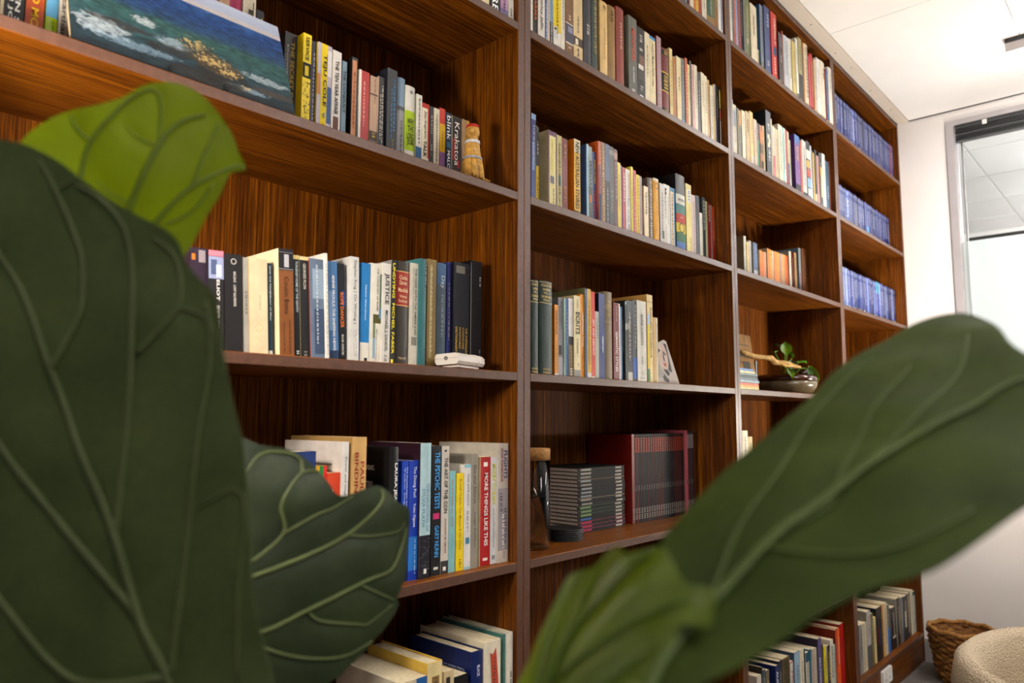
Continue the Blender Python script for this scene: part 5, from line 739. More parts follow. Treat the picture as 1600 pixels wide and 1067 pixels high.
def make_book(key, sh, X0, w, h, st, d, lean, hexc, kind, look, num, e):
    X0, w, h, st, d = X0 / 1e4, w / 1e4, h / 1e4, st / 1e4, d / 1e4
    rng = random.Random(look + str(num) + key)
    nm = 'travel_guidebook' if 'guidebook' in look else ('hardback_book' if kind == 'h' else ('booklet' if 'booklet' in look else 'paperback_book'))
    root = empty(nm, (X0, st, ZT[sh] + .0002), (0, math.radians(lean), 0))
    tag(root, look + ', ' + ORDW(num) + ' from left, ' + PH[key], 'book', 'books on the ' + PH[key])
    hard = kind == 'h'
    t = min(.0026 if hard else .0011, w * .2); s = .0016
    bul = min(.0032, w * .12) if hard else 0.0
    NS = 6 if hard else 1
    def arc0(x): return bul * (1 - math.sin(math.pi * min(max(x / w, 0), 1)) ** .7)
    def arc(x):
        k = min(max(x / w, 0), 1) * NS; i = min(int(k), NS - 1); return arc0(w * i / NS) * (1 - k + i) + arc0(w * (i + 1) / NS) * (k - i)
    xs_ = [w * k / NS for k in range(NS + 1)]
    prof = [(0, d)] + [(x, arc(x)) for x in xs_] + [(w, d), (w - t, d), (w - t, bul + s), (t, bul + s), (t, d)]
    mis = [1] + [0] * (len(xs_) - 1) + [1] * 6
    cover = MB().extrude(prof, 'z', 0, h, mis, 1).build('cover', [cov(hexc), cov(e.get('L', hexc))], root)
    ins = .003 if hard else .0006
    MB().box((t + .0001, bul + s + .0002, ins if hard else .0002), (w - t - .0001, d - (.004 if hard else .0006), h - ins)).build('pages', PAGES, root)
    DD = D = Deco()
    def quad(a, b, hx, xa, xb, lay, D=None):
        D = D or DD
        x0_, x1_ = (xa + .5) * w, (xb + .5) * w
        cut = [x0_] + [x for x in xs_ if x0_ + 1e-6 < x < x1_ - 1e-6] + [x1_]
        z1, z0 = h * (1 - a), h * (1 - b); mi = D.slot(hx); n = len(cut)
        D.mb.add([(x, arc(x) - lay, z) for z in (z0, z1) for x in cut], [(k, k + 1, n + k + 1, n + k) for k in range(n - 1)], mi)
    for k, (a, b, hx, xa, xb) in enumerate(e.get('P', [])):
        Q = Deco(); quad(a, b, hx, max(xa, -.499), min(xb, .499), .00025 + .00007 * k, Q); Q.build('spine_band', cover)
    if 'D' in e:
        for k in range(70): 
            a = rng.uniform(.44, .83); x = rng.uniform(-.46, .4); quad(a, a + rng.uniform(.004, .02), '1c1a16', x, x + rng.uniform(.02, .1), .0008)
        quad(.30, .39, 'e0c408', -.25, .2, .0009)
    if 'DOTS' in e:
        a0, b0, hx = e['DOTS']
        for k in range(60): a = rng.uniform(a0, b0); x = rng.uniform(-.48, .47); quad(a, a + .003, hx, x, x + .02, .0008)
    if 'HEX' in e or 'R' in e or 'BIRD' in e:
        if 'HEX' in e: rings = [('b8863c', .72, .22, 6, .02), ('b8863c', .85, .12, 6, .02)]
        elif 'R' in e: rings = [(e['R'][0], e['R'][1], e['R'][2], 20, .05)]
        else: rings = [('5a3c1c', .58 + .02 * k, .3 - .05 * k, 14, .02) for k in range(5)]
        for hx, zc, rr, n, tt in rings:
            mi = D.slot(hx); vs = []; R0 = rr * w
            for k in range(n):
                a = 2 * math.pi * k / n
                for q in (R0, R0 * (1 - 4 * tt)): vs.append((w / 2 + q * math.cos(a), -.0009, h * (1 - zc) + q * math.sin(a)))
            D.mb.add(vs, [(2*k, 2*((k+1) % n), 2*((k+1) % n) + 1, 2*k + 1) for k in range(n)], mi)
    if 'RIB' in e:
        z = h * .80; D.mb.add([(w*.3, arc(w*.3) - .0012, h*.92), (w*.45, -.0012, h*.89), (w*.62, -.0012, h*.95), (w*.86, arc(w*.86) - .0012, h*.6), (w*.6, -.0012, h*.55), (w*.44, -.0012, h*.6)], [(0, 1, 2, 3, 4, 5)], D.slot('b8402a'))
    D.build('spine_print', cover)
    L = Deco()
    for tx, hx, a, b, size, off in e.get('T', []):
        v, f, asp = text_mesh(tx); mi = L.slot(hx); ln = (b - a) * h
        ht = min(size * w, ln / asp * 1.5) if len(tx) > 3 else size * w
        vs = [((.5 + off) * w + p[1] * ht, 0, h * (1 - a) - p[0] * ln) for p in v]
        L.mb.add([(x, arc(x) - .0013, z) for x, _, z in vs], f, mi); L.build('lettering', cover); L = Deco()
    for tx, hx, zc, wf_, hf in e.get('H', []):
        v, f, asp = text_mesh(tx); mi = L.slot(hx)
        vs = [(w / 2 + (p[0] - .5) * wf_ * w, 0, h * (1 - zc) + p[1] * hf * h) for p in v]
        L.mb.add([(x, arc(x) - .0013, z) for x, _, z in vs], f, mi); L.build('lettering', cover); L = Deco()
    W_ = e.get('W')
    if W_ is None and not e.get('T') and not e.get('H') and w > .007:
        lum = sum(lin(hexc)[:3]) / 3; W_ = [('4a4238' if lum > .22 else 'c8bca4', rng.uniform(.08, .2), rng.uniform(.5, .85), .24, 0)]
    for hx, a, b, size, off in W_ or []:
        mi = L.slot(hx)
        for p, q in words(a, b, rng):
            # a word: a run of small upright strokes
            n = max(2, int((q - p) * h / max(size * w * .45, .0012)))
            n = min(n, 7)
            for k in range(n):
                za = h * (1 - p - (q - p) * k / n); zb = za - (q - p) * h / n * .62
                jx = rng.uniform(-.12, .12) * size * w; x0_ = (.5 + off) * w - size * w * .42 + jx * .4; x1_ = (.5 + off) * w + size * w * .42 + jx
                L.mb.add([(x0_, arc(x0_) - .0012, zb), (x1_, arc(x1_) - .0012, zb), (x1_, arc(x1_) - .0012, za), (x0_, arc(x0_) - .0012, za)], [(0, 1, 2, 3)], mi)
        L.build('lettering', cover); L = Deco()
    def side_lines(n, y0_, y1_, z0, dz, hx, th):
        mi = L.slot(hx)
        for k in range(n):
            y = y0_; z = h * z0 - k * dz
            while y < y1_ - (k % 3) * .006:
                q = y + rng.uniform(.002, .007); L.mb.add([(-.0008, y, z), (-.0008, q, z), (-.0008, q, z + th), (-.0008, y, z + th)], [(0, 1, 2, 3)], mi); y = q + .0012
    def side_text(tx, hx, yc, zc, ln, ht, flip=1):
        v, f, asp = text_mesh(tx); mi = L.slot(hx)
        L.mb.add([(-.0009, yc - flip * (p[0] - .5) * ln, zc + flip * p[1] * ht) for p in v], f, mi)
    if 'LT' in e: side_lines(9, .03, .16, .84, .0115, '6e645e', .0035)
    if 'LT2' in e: side_text('ONE SPEAKS.', 'cfc8bc', .068, h * .84, .045, .009); side_lines(6, .03, .07, .62, .009, '8a8070', .0022)
    if 'LT3' in e:
        side_text('JANE HARPER', 'b58a4a', .085, h * .70, .16, .030, -1); side_text('Today before and after, Winter Rain', 'c9cede', .085, h * .85, .13, .006, -1)
    L.build('lettering', cover)
    return root
_O = ['', 'first', 'second', 'third', 'fourth', 'fifth', 'sixth', 'seventh', 'eighth', 'ninth', 'tenth', 'eleventh', 'twelfth', 'thirteenth', 'fourteenth', 'fifteenth', 'sixteenth', 'seventeenth', 'eighteenth', 'nineteenth', 'twentieth']
def ORDW(n):
    if n <= 20: return _O[n]
    if n % 10 == 0: return {30: 'thirtieth', 40: 'fortieth', 50: 'fiftieth'}[n]
    return {2: 'twenty', 3: 'thirty', 4: 'forty'}[n // 10] + '-' + _O[n % 10]
PH = {'A1': 'shelf above sea painting', 'A2': "sea painting's shelf", 'A3': "white gadget's shelf", 'A4': 'shelf under white gadget', 'A5': 'bottom-left shelf',
      'B0': 'second bay, top shelf', 'B1': 'second bay, second shelf', 'B2': 'second bay, third shelf', 'B3': "portrait card's shelf",
      'C0': 'third bay, top shelf', 'C1': 'third bay, second shelf', 'C2': 'third bay, third shelf', 'C4': 'third bay, fifth shelf', 'C6': 'third bay, bottom shelf',
      'D0': 'fourth bay, top shelf', 'D1': 'fourth bay, second shelf', 'D2': 'fourth bay, third shelf', 'D6': 'fourth bay, bottom shelf'}
for rec in BOOKS: make_book(*rec)

# ------------------------------------------------------------------ journals: flat stack and upright run (second bay, fifth shelf)
Z4 = ZT[4]
SP = plain('1a1a1d', .4, .1, 60)
def journal(loc, L_, d, t, hx, band, flat, label, grp, red=None):
    root = empty('journal', loc); tag(root, label, 'journal', grp)
    cm = plain('121214', .6, .1, 60, 0, .2) if red is None else plain(red, .45, .08, 30)
    if flat:
        c = MB(); pr = [(0, 0), (d, 0), (d, .0008), (.0012, .0008), (.0012, t - .0008), (d, t - .0008), (d, t), (0, t)]
        cov_ = c.extrude(pr, 'x', 0, L_).build('cover', cm, root)
        MB().box((.0006, .0013, .0009), (L_ - .0006, d - .001, t - .0009)).build('pages', plain('cfc4b8', .8, .12, 200), root)
        q = Deco()
        def bar(x0_, x1_, hx_, n):
            mi = q.slot(hx_)
            for k in range(n):
                a = x0_ + (x1_ - x0_) * k / n; b_ = a + (x1_ - x0_) / n * .72
                q.mb.add([(a, -.0005, t*.26), (b_, -.0005, t*.26), (b_ + .001, -.0005, t*.8), (a + .001, -.0005, t*.8)], [(0, 1, 2, 3)], mi)
        bar(.012, .012 + .047, band, 9); q.build('lettering', cov_); q = Deco(); bar(L_ - .045, L_ - .014, 'b8b0a4', 7)
        q.build('lettering', cov_)
        if hx: MB().box((-.0004, -.0007, t - .0012), (L_ + .0003, -.0001, t)).build('spine_line', ink(hx), cov_)
    else:
        pr = [(0, 0), (t, 0), (t, d), (t - .0008, d), (t - .0008, .0012), (.0008, .0012), (.0008, d), (0, d)]
        cov_ = MB().extrude(pr, 'z', 0, L_).build('cover', cm, root)
        MB().box((.0009, .0013, .0008), (t - .0009, d - .001, L_ - .0008)).build('pages', plain('8a4a44', .8, .12, 200), root)
        q = Deco()
        for a, b_, n, hh in ((.045, .215, 8, band), (.835, .90, 3, '7c7975'), (.905, .965, 3, '7c7975')):
            mi = q.slot(hh)
            for k in range(n):
                za = L_ * (1 - a - (b_ - a) * k / n); zb = za - L_ * (b_ - a) / n * .6
                q.mb.add([(t*.22, -.0005, zb), (t*.78, -.0005, zb), (t*.78, -.0005, za), (t*.22, -.0005, za)], [(0, 1, 2, 3)], mi)
            q.build('lettering', cov_); q = Deco()
        mi = q.slot('4a4a4c'); q.mb.add([(t*.15, -.0005, L_*.36), (t*.5, -.0005, L_*.36), (t*.85, -.0005, L_*.42), (t*.5, -.0005, L_*.42)], [(0, 1, 2, 3)], mi)
        q.build('lettering', cov_)
        if hx: MB().box((t - .0012, -.0007, 0), (t - .0003, -.0001, L_)).build('spine_line', ink(hx), cov_)
    return root
nst = 17; tj = .1685 / nst
bandc = ['b02a52', 'b02a52', 'b02a52', '2f6ab0', '7a9a62', '7a9a62', '7a9a62', '9a9488', '9a9488', '9aa0a0', '9aa0a0', '9aa0a0', '9a9488', '9aa0a0', '9a9488', 'b8b0a0', 'b8b0a0']
linec = ['8a2050', '8a2048', '8a2040', '', '3a5a3a', '3a5a3a', '3a5a3a', '', 'a08870', '', '', '', '', '8a6a50', '', '', '']
for k in range(nst):
    journal((.650 + random.uniform(-.002, .002), .138 + random.uniform(-.002, .002), Z4 + .0002 + k * tj), .2175, .15, tj - .0003, linec[k], bandc[k], True,
            'black journal lying flat beside the coasters, ' + (ORDW(k + 1) + ' from the bottom of its stack'), 'black journals in the flat stack')
X = .9015
n_up = 23
for k in range(n_up):
    t = .0147 - .00015 * k
    journal((X, .134, Z4 + .0002), .255, .158, t - .0003, ('c8260c' if k == 1 else '7a1a0c') if k in (0, 1, 3, 5, 7, 8, 9, 10, 11, 17, 18, 19, 20) else '', 'a03214', False,
            'upright black and red journal, ' + ORDW(k + 1) + ' from left, right of the flat stack', 'upright journals beside the flat stack', '6e1008' if k == 0 else None)
    X += t
journal((X, .128, Z4 + .0002), .264, .155, .0135, None, 'a85a60', False, 'tall dusky pink journal among upright black ones', 'upright journals beside the flat stack', 'a8505c'); X += .0138
for k in range(4):
    journal((X, .130, Z4 + .0002), .262, .155, .0098, '7a5a58' if k < 3 else '4a2a6a', 'b0a8a8', False, 'upright black journal, ' + ORDW(k + 1) + ' to the right of the pink one', 'upright journals beside the flat stack'); X += .0101

# ------------------------------------------------------------------ sea painting
def painting():
    W_, H_, T_ = .3335, .1905, .006
    root = empty('sea_painting', (-.6265, .005, ZT[2] + .0024), (-math.atan2(.068, .178), 0, 0))
    tag(root, 'unframed canvas painting of a blue rocky sea leaning on the shelf', 'painting')
    m, nt, b = nodes('oil_seascape')
    tc = nt.nodes.new('ShaderNodeTexCoord'); sep = nt.nodes.new('ShaderNodeSeparateXYZ'); nt.links.new(tc.outputs['Generated'], sep.inputs[0])
    def math_(op, a, b_=None, c=None):
        n = nt.nodes.new('ShaderNodeMath'); n.operation = op
        for i, v in enumerate((a, b_, c)):
            if v is None: continue
            if isinstance(v, (int, float)): n.inputs[i].default_value = v
            else: nt.links.new(v, n.inputs[i])
        return n.outputs[0]
    warp = noise_n(nt, coords(nt, (14, 14, 50)), 1.0, 4); warp2 = noise_n(nt, coords(nt, (60, 60, 160)), 1.0, 4)
    x, z = sep.outputs[0], sep.outputs[2]
    zz = math_('ADD', z, math_('MULTIPLY', math_('SUBTRACT', warp, .5), .22))
    col = ramp_n(nt, zz, [(0, '16242e'), (.18, '22404c'), (.34, '2f5a60'), (.46, '33605c'), (.56, '284e78'), (.70, '1f4684'), (.80, '2a5a9c'), (.832, '4a70a8')])
    sky = ramp_n(nt, math_('ADD', z, math_('MULTIPLY', math_('SUBTRACT', warp2, .5), .03)), [(.80, 'b0a4a4'), (.84, 'c2b6b2'), (.9, 'a9b4cc'), (1, 'b8c0d4')])
    hor = math_('GREATER_THAN', z, .825)
    streak = ramp_n(nt, warp2, [(.35, '707070'), (.65, 'ffffff')])
    col = mixc(nt, .75, col, streak, 'MULTIPLY')
    # foam near the left and right shores
    def blob(cx_, cz_, rx, rz, sharp=1.0):
        dx = math_('DIVIDE', math_('SUBTRACT', x, cx_), rx); dz = math_('DIVIDE', math_('SUBTRACT', z, cz_), rz)
        r = math_('ADD', math_('MULTIPLY', dx, dx), math_('MULTIPLY', dz, dz))
        return math_('SUBTRACT', 1.0, r)
    fn = noise_n(nt, coords(nt, (75, 75, 190)), 1.0, 6, .75); pn = noise_n(nt, coords(nt, (110, 110, 330)), 1.0, 5, .8); pn2 = noise_n(nt, coords(nt, (60, 60, 260)), 1.0, 5, .8)
    for cx_, cz_, rx, rz, thr, hx in ((.12, .22, .15, .14, .6, 'd8e2ea'), (.30, .42, .07, .06, .5, 'e4ecf2'), (.42, .30, .10, .07, .5, 'b8c8d4'), (.86, .26, .16, .05, .5, 'c8d4dc'), (.76, .09, .14, .04, .5, '9ab4c8'), (.24, .14, .26, .06, .55, '8aa4b8')):
        f = math_('GREATER_THAN', math_('ADD', blob(cx_, cz_, rx, rz), math_('MULTIPLY', math_('SUBTRACT', fn, .5), 3.2)), thr)
        col = mixc(nt, math_('MULTIPLY', f, math_('MULTIPLY', math_('SUBTRACT', pn, .32), 2.2)), col, lin(hx))
    for cx_, cz_, rx, rz, hx in ((.20, .30, .16, .045, '33231e'), (.40, .22, .14, .06, '241d1c'), (.56, .07, .24, .07, '2a241e'), (.90, .14, .16, .04, '4a3a2c'), (.64, .15, .16, .14, '1e1a18'), (.55, .30, .12, .12, '3a2c1e'), (.62, .24, .14, .12, '4a3820')):
        f = math_('GREATER_THAN', math_('ADD', blob(cx_, cz_, rx, rz), math_('MULTIPLY', math_('SUBTRACT', fn, .5), 2.4)), .35)
        col = mixc(nt, math_('MULTIPLY', f, math_('MULTIPLY', math_('SUBTRACT', pn2, .22), 2.2)), col, lin(hx))
    gn = noise_n(nt, coords(nt, (120, 120, 200)), 1.0, 5, .7)
    for cx_, cz_, rx, rz in ((.52, .38, .10, .10), (.60, .27, .12, .09), (.67, .20, .09, .08), (.75, .10, .06, .04)):
        f = math_('GREATER_THAN', math_('ADD', blob(cx_, cz_, rx, rz), math_('MULTIPLY', math_('SUBTRACT', gn, .5), 5.0)), .9)
        col = mixc(nt, math_('MULTIPLY', f, .85), col, lin('c2a468'))
    col = mixc(nt, hor, col, sky)
    nt.links.new(col, b.inputs['Base Color']); b.inputs['Roughness'].default_value = .4
    bump_n(nt, b, warp2, .5, .002)
    MB().box((0, -.0006, 0), (W_, .0001, H_)).build('painted_face', m, root)
    MB().box((0, .0002, 0), (W_, T_, H_)).build('canvas', plain('cbb48c', .8, .1, 80), root)
    for px in (.128, .212):
        MB().box((px, -.0035, -.0012), (px + .003, -.0012, .010)).build('easel_peg', M_BLACK, root)
painting()

# ------------------------------------------------------------------ small things on the shelves
def figurine():
    root = empty('figurine', (.1535, .040, ZT[2] + .0028)); tag(root, 'small tan carved animal figurine with red headband, beside the tan paperback', 'figurine')
    tan = plain('b98a3c', .6, .35, 90)
    body = MB().lathe([(.001, .0), (.024, .0), (.0262, .006), (.0258, .016), (.0245, .030), (.0225, .044), (.0200, .052), (.018, .062), (.0165, .074), (.0155, .082), (.0135, .090), (.012, .098), (.0115, .104)], 22)
    body.build('body', tan, root, True)
    for sx in (-.015, .004): MB().tube([(sx, -.018, .046), (sx - .002, -.0235, .022), (sx - .003, -.027, .004), (sx - .004, -.031, .003)], [.005, .006, .0055, .004], 8).build('foreleg', tan, root, True)
    MB().tube([(.018, .004, .03), (.030, -.004, .016), (.031, -.018, .006), (.024, -.028, .005)], [.004, .004, .0035, .002], 7).build('tail', tan, root, True)
    MB().lathe([(.0005, .096), (.010, .098), (.0145, .106), (.0155, .114), (.0135, .122), (.009, .129), (.0005, .133)], 18).build('head', tan, root, True)
    MB().tube([(-.010, -.006, .112), (-.016, -.012, .108), (-.019, -.016, .103)], [.007, .006, .0045], 8).build('snout', tan, root, True)
    for sx in (-.008, .009): MB().tube([(sx, .004, .126), (sx * 1.25, .006, .137)], [.0045, .002], 6).build('ear', tan, root, True)
    MB().lathe([(.0142, .121), (.0152, .1225), (.0132, .1275), (.012, .126)], 18, close=True).build('headband', plain('b02018', .5), root)
    MB().lathe([(.0135, .086), (.0165, .086), (.0162, .092), (.0133, .092)], 18, close=True).build('collar', plain('c8c6cc', .35), root)
    MB().lathe([(.0195, .050), (.0222, .050), (.0217, .0545), (.0192, .0545)], 18, close=True).build('belt', plain('8a8a96', .35), root)
    MB().lathe([(.0005, 0), (.003, .0), (.003, .001), (.0005, .0015)], 10, (0, 0, 0)).build('bead', plain('f0ece4', .3), root).location = (-.008, -.0160, .068)
figurine()
def gadget():
    root = empty('plastic_gadget', (.078, -.004, ZT[3] + .0085), (math.radians(-3.0), 0, math.radians(17)))
    tag(root, 'white plastic gadget with a round socket lying in front of books', 'gadget')
    wh = plain('d9cfc6', .38, .04, 40)
    pr = [(.0, .006), (.004, 0), (.050, 0), (.054, .006), (.054, .017), (.050, .022), (.006, .022), (0, .016)]
    MB().extrude(pr, 'x', 0, .112).build('casing', wh, root)
    MB().box((-.0006, .0005, .0118), (.1125, .0555, .0126)).build('seam', plain('a89e94', .5), root)
    c = MB().lathe([(.0042, -.0008), (.0042, .0004), (.0018, .0004), (.0018, -.0008)], 16, close=True).build('socket_ring', plain('6a625c', .4), root); c.location = (-.0003, .028, .0125); c.rotation_euler = (0, math.pi / 2, 0)
    MB().lathe([(.001, 0), (.0018, 0), (.0018, .001), (.001, .001)], 10, close=True).build('socket_pin', M_BLACK, root).location = (-.001, .028, .0125)
    MB().box((.012, .008, -.0052), (.100, .044, -.0008)).build('base_plate', wh, root)
    MB().tube([(.086 + .006 * math.sin(a), .027 - .031 * math.cos(a), .011 + .014 * math.sin(a * 1.0)) for a in [k * math.pi / 10 for k in range(-3, 14)]], .0013, 8).build('cord', plain('e6ded6', .5), root, True)
gadget()
def portrait():
    root = empty('portrait_card', (0, .075, ZT[3] + .0005)); tag(root, 'small art card showing a pale face with red lips, propped beside tan paperback', 'card')
    xa, xb = .956, 1.083; H_ = .135
    dark, skin, red, shirt = plain('15121a', .6), plain('b59c90', .6, .06), plain('a03a2c', .6), plain('a89c94', .6)
    MB().extrude([(xa, 0), (xb, 0), (xa + .048, H_ - .004), (xa + .034, H_), (xa, H_ - .012)], 'y', 0, .003).build('board', shirt, root)
    def patch(n, pts, m, lay): MB().extrude([(xa + p[0], p[1]) for p in pts], 'y', -lay, -lay + .0006).build(n, m, root)
    patch('face', [(.001, .070), (.018, .052), (.036, .045), (.054, .048), (.058, .066), (.053, .086), (.042, .108), (.030, .122), (.012, .124), (.001, .112)], skin, .0004)
    patch('hair', [(.030, .124), (.044, .108), (.055, .086), (.061, .066), (.058, .048), (.062, .044), (.0775, .0395), (.076, .048), (.044, .122)], dark, .0006)
    patch('eye', [(.001, .106), (.010, .103), (.010, .098), (.001, .096)], dark, .0008)
    patch('eye', [(.024, .102), (.040, .094), (.043, .088), (.030, .092)], dark, .0008)
    patch('nose_shadow', [(.026, .094), (.032, .086), (.038, .072), (.033, .071), (.027, .084)], dark, .0009)
    patch('mouth', [(.028, .066), (.038, .066), (.048, .060), (.038, .055)], red, .0009)
    patch('neck_shadow', [(.030, .048), (.052, .046), (.066, .036), (.058, .028), (.044, .036)], dark, .0007)
    patch('scarf', [(.034, .034), (.046, .024), (.062, .016), (.058, .009), (.040, .012), (.028, .022)], dark, .0008)
    patch('lapel', [(.001, .068), (.016, .048), (.035, .036), (.026, .020), (.001, .022)], plain('8f8a84', .6), .0006)
portrait()
def jar():
    root = empty('glass_carafe', (.41, .088, Z4)); tag(root, 'clear glass carafe with cork lid and nested tumbler, beside black coasters', 'carafe')
    g, nt, b = nodes('jar_glass'); b.inputs['Base Color'].default_value = (.96, .98, .97, 1); b.inputs['Roughness'].default_value = .02; b.inputs['Transmission Weight'].default_value = 1; b.inputs['IOR'].default_value = 1.33
    MB().lathe([(.0005, .0005), (.036, .0005), (.040, .004), (.040, .203), (.0376, .203), (.0376, .008), (.034, .005), (.0005, .005)], 40).build('vessel', g, root, True)
    MB().lathe([(.0005, .110), (.026, .110), (.031, .114), (.032, .190), (.0302, .190), (.0296, .116), (.025, .113), (.0005, .113)], 32).build('tumbler', g, root, True)
    ck = plain('a87840', .8, .3, 160)
    MB().lathe([(.0005, .178), (.0370, .178), (.0372, .2035), (.0405, .2035), (.0408, .228), (.039, .230), (.0005, .230)], 36).build('cork_lid', ck, root, True)
jar()
grp = 'black coasters'
for k in range(6):
    r_ = empty('coaster', (.560 + .0008 * (k % 2), .115, Z4 + .0002 + k * .0048)); tag(r_, 'round black coaster beside the carafe, ' + ORDW(k + 1) + ' from the bottom of its stack', 'coaster', grp)
    MB().lathe([(.0005, 0), (.0465, 0), (.048, .001), (.048, .0038), (.046, .0046), (.043, .0040), (.0005, .0040)], 40).build('disc', plain('0e0e10', .5), r_, True)
    MB().lathe([(.0472, .0006), (.0483, .0006), (.0483, .0014), (.0472, .0014)], 40, close=True).build('rim', plain('2a2a2e', .3), r_)
# third bay, fourth shelf
Z3 = ZT[3]
r_ = empty('old_pamphlet', (1.575, .120, Z3 + .0012), (math.radians(-8), 0, 0)); tag(r_, 'worn brown paper pamphlet leaning behind the stack of magazines', 'pamphlet')
MB().box((0, 0, .0), (.175, .004, .218)).build('cover', plain('7a5626', .8, .25, 30), r_)
for k in range(4): MB().box((.02, -.0006, .175 - .022 * k), (.15 - .01 * k, -.0001, .180 - .022 * k + (.008 if k == 2 else 0))).build('lettering', ink('4a3418'), r_)
MB().box((.075, -.0006, .06), (.135, -.0001, .115)).build('print_block', ink('2e2820'), r_)
r_ = empty('slim_dark_book', (1.795, .150, Z3 + .0004)); tag(r_, 'very slim black book with pale spine between magazines and plant bowl', 'book')
MB().box((0, .0, 0), (.012, .14, .125)).build('cover', plain('14161a', .5), r_); MB().box((.0015, -.0006, 0), (.0075, -.0001, .125)).build('spine', plain('9ab0b4', .5), r_)
mc = ['c8b870', 'd89038', 'd8603c', '8aa0ac', '5a6a70', '3a4a50', '6a7a7c', 'c8c490', '5a7ab8']
for k in range(9):
    r_ = empty('magazine', (1.340, .012 + .002 * (k % 3), Z3 + .0002 + k * .0078)); tag(r_, 'thin magazine beside the brown pamphlet, ' + ORDW(k + 1) + ' from the bottom of its stack', 'magazine', 'magazines stacked beside the plant')
    e_ = .172 - .004 * abs(k - 2) - (.012 if k > 6 else 0)
    MB().extrude([(0, 0), (.17, 0), (.17, .0009), (.0012, .0009), (.0012, .0062), (.17, .0062), (.17, .0071), (0, .0071)], 'x', 0, e_).build('cover', plain(mc[k], .4, .3, 40), r_)
    MB().box((.0008, .0014, .0010), (e_ - .0004, .168, .0061)).build('pages', plain('d8d0c0', .8), r_)
def bowl():
    root = empty('potted_pothos', (2.02, .125, Z3)); tag(root, 'small leafy houseplant in a glazed brown and grey bowl', 'potted plant')
    MB().lathe([(.0005, .0005), (.085, .0005), (.100, .006), (.116, .030), (.120, .052), (.1165, .052), (.112, .032), (.095, .010), (.0005, .008)], 40).build('bowl', plain('6a5c44', .22, .2, 30, 0, .6), root, True)
    MB().lathe([(.1205, .052), (.1185, .066), (.110, .078), (.106, .076), (.1135, .064), (.116, .052)], 40, close=True).build('glazed_rim', plain('3c1c0e', .12, .25, 20, 0, .7), root, True)
    MB().lathe([(.0005, .068), (.060, .070), (.107, .064)], 24).build('soil', plain('1c120c', .9, .4, 120), root)
    MB().tube([(.02, -.05, .08), (.05, -.065, .088), (.085, -.05, .082)], [.014, .024, .012], 10).build('stone', plain('2c120e', .1, .2, 20, 0, .8), root, True)
    lm = [plain(h, .35, .15, 30) for h in ('4c7a1c', '6a8f1e', '2f5416', '3a4a24')]
    specs = [(-.01, -.01, .175, 25, 60, .075, 1), (.045, .0, .165, 150, 50, .06, 0), (-.10, .0, .165, 200, 10, .045, 1), (.085, -.03, .135, -20, 15, .05, 0), (-.055, -.05, .115, 210, -35, .07, 3), (-.02, -.10, .085, 250, -70, .055, 2), (.12, -.06, .10, -40, -40, .07, 1), (.02, .02, .19, 90, 45, .055, 2), (-.11, -.06, .085, 230, -40, .05, 1)]
    for bx, by, bz, az, el, ln, mi in specs:
        az, el = math.radians(az), math.radians(el)
        dr = Vector((math.cos(el) * math.cos(az), math.cos(el) * math.sin(az), math.sin(el))); sd = Vector((-math.sin(az), math.cos(az), 0)); nm = dr.cross(sd)
        base = Vector((bx, by, bz)) - dr * ln * .3
        lf = empty('leaf'); lf.parent = root
        vs = []; fs = []; N = 7
        for i in range(N):
            t = i / (N - 1); wd = ln * .36 * (math.sin(math.pi * min(1, t * .93 + .06)) ** .8) * (1 - .35 * t)
            for j in range(-2, 3):
                vs.append(base + dr * ln * t + sd * wd * j / 2 + nm * (ln * .08 * abs(j) - ln * .25 * t * t))
        n0 = len(vs)
        vs += [v - nm * .0007 for v in vs]
        for i in range(N - 1):
            for j in range(4):
                a = i*5 + j; fs.append((a, a+1, a+6, a+5)); fs.append((n0+a, n0+a+5, n0+a+6, n0+a+1))
        MB().add(vs, fs).build('blade', lm[mi], lf, True)
        MB().tube([(bx * .25, by * .25, .066), tuple((Vector((bx * .25, by * .25, .066)) + base) / 2 + Vector((0, 0, .02))), tuple(base)], .0022, 6).build('petiole', lm[1], lf, True)
bowl()
r_ = empty('driftwood_stick', (1.46, .050, Z3 + .108)); tag(r_, 'pale gnarled driftwood stick laid from the magazines to the plant bowl', 'stick')
pts = [Vector((.0 + .055 * k, .012 * math.sin(k * 1.3), .022 - .0028 * k + .003 * math.sin(k * 2.1))) for k in range(10)]
MB().tube(pts, [.006, .009, .010, .008, .011, .012, .010, .011, .008, .004], 9).build('stem', plain('a8803c', .7, .45, 90), r_, True)
MB().tube([pts[6], pts[6] + Vector((.03, -.02, -.012)), pts[6] + Vector((.07, -.03, -.01))], [.006, .005, .003], 7).build('twig', plain('c8a050', .7, .4, 90), r_, True)

# ------------------------------------------------------------------ power socket on the plinth
r_ = empty('power_outlet', (2.715, .0038, .0565)); tag(r_, 'white double power outlet on the dark plinth', 'power outlet')
MB().extrude([(-.062, 0), (.062, 0), (.066, .004), (.066, .060), (.062, .064), (-.062, .064), (-.066, .060), (-.066, .004)], 'y', -.011, 0).build('plate', M_WHITE, r_)
for sx in (-.03, .03):
    MB().box((sx - .004, -.0145, .042), (sx + .004, -.0112, .054)).build('switch', M_WHITE, r_)
    for q in (-.006, .006): MB().box((sx + q - .001, -.0116, .018), (sx + q + .001, -.0111, .026)).build('slot', M_BLACK, r_)

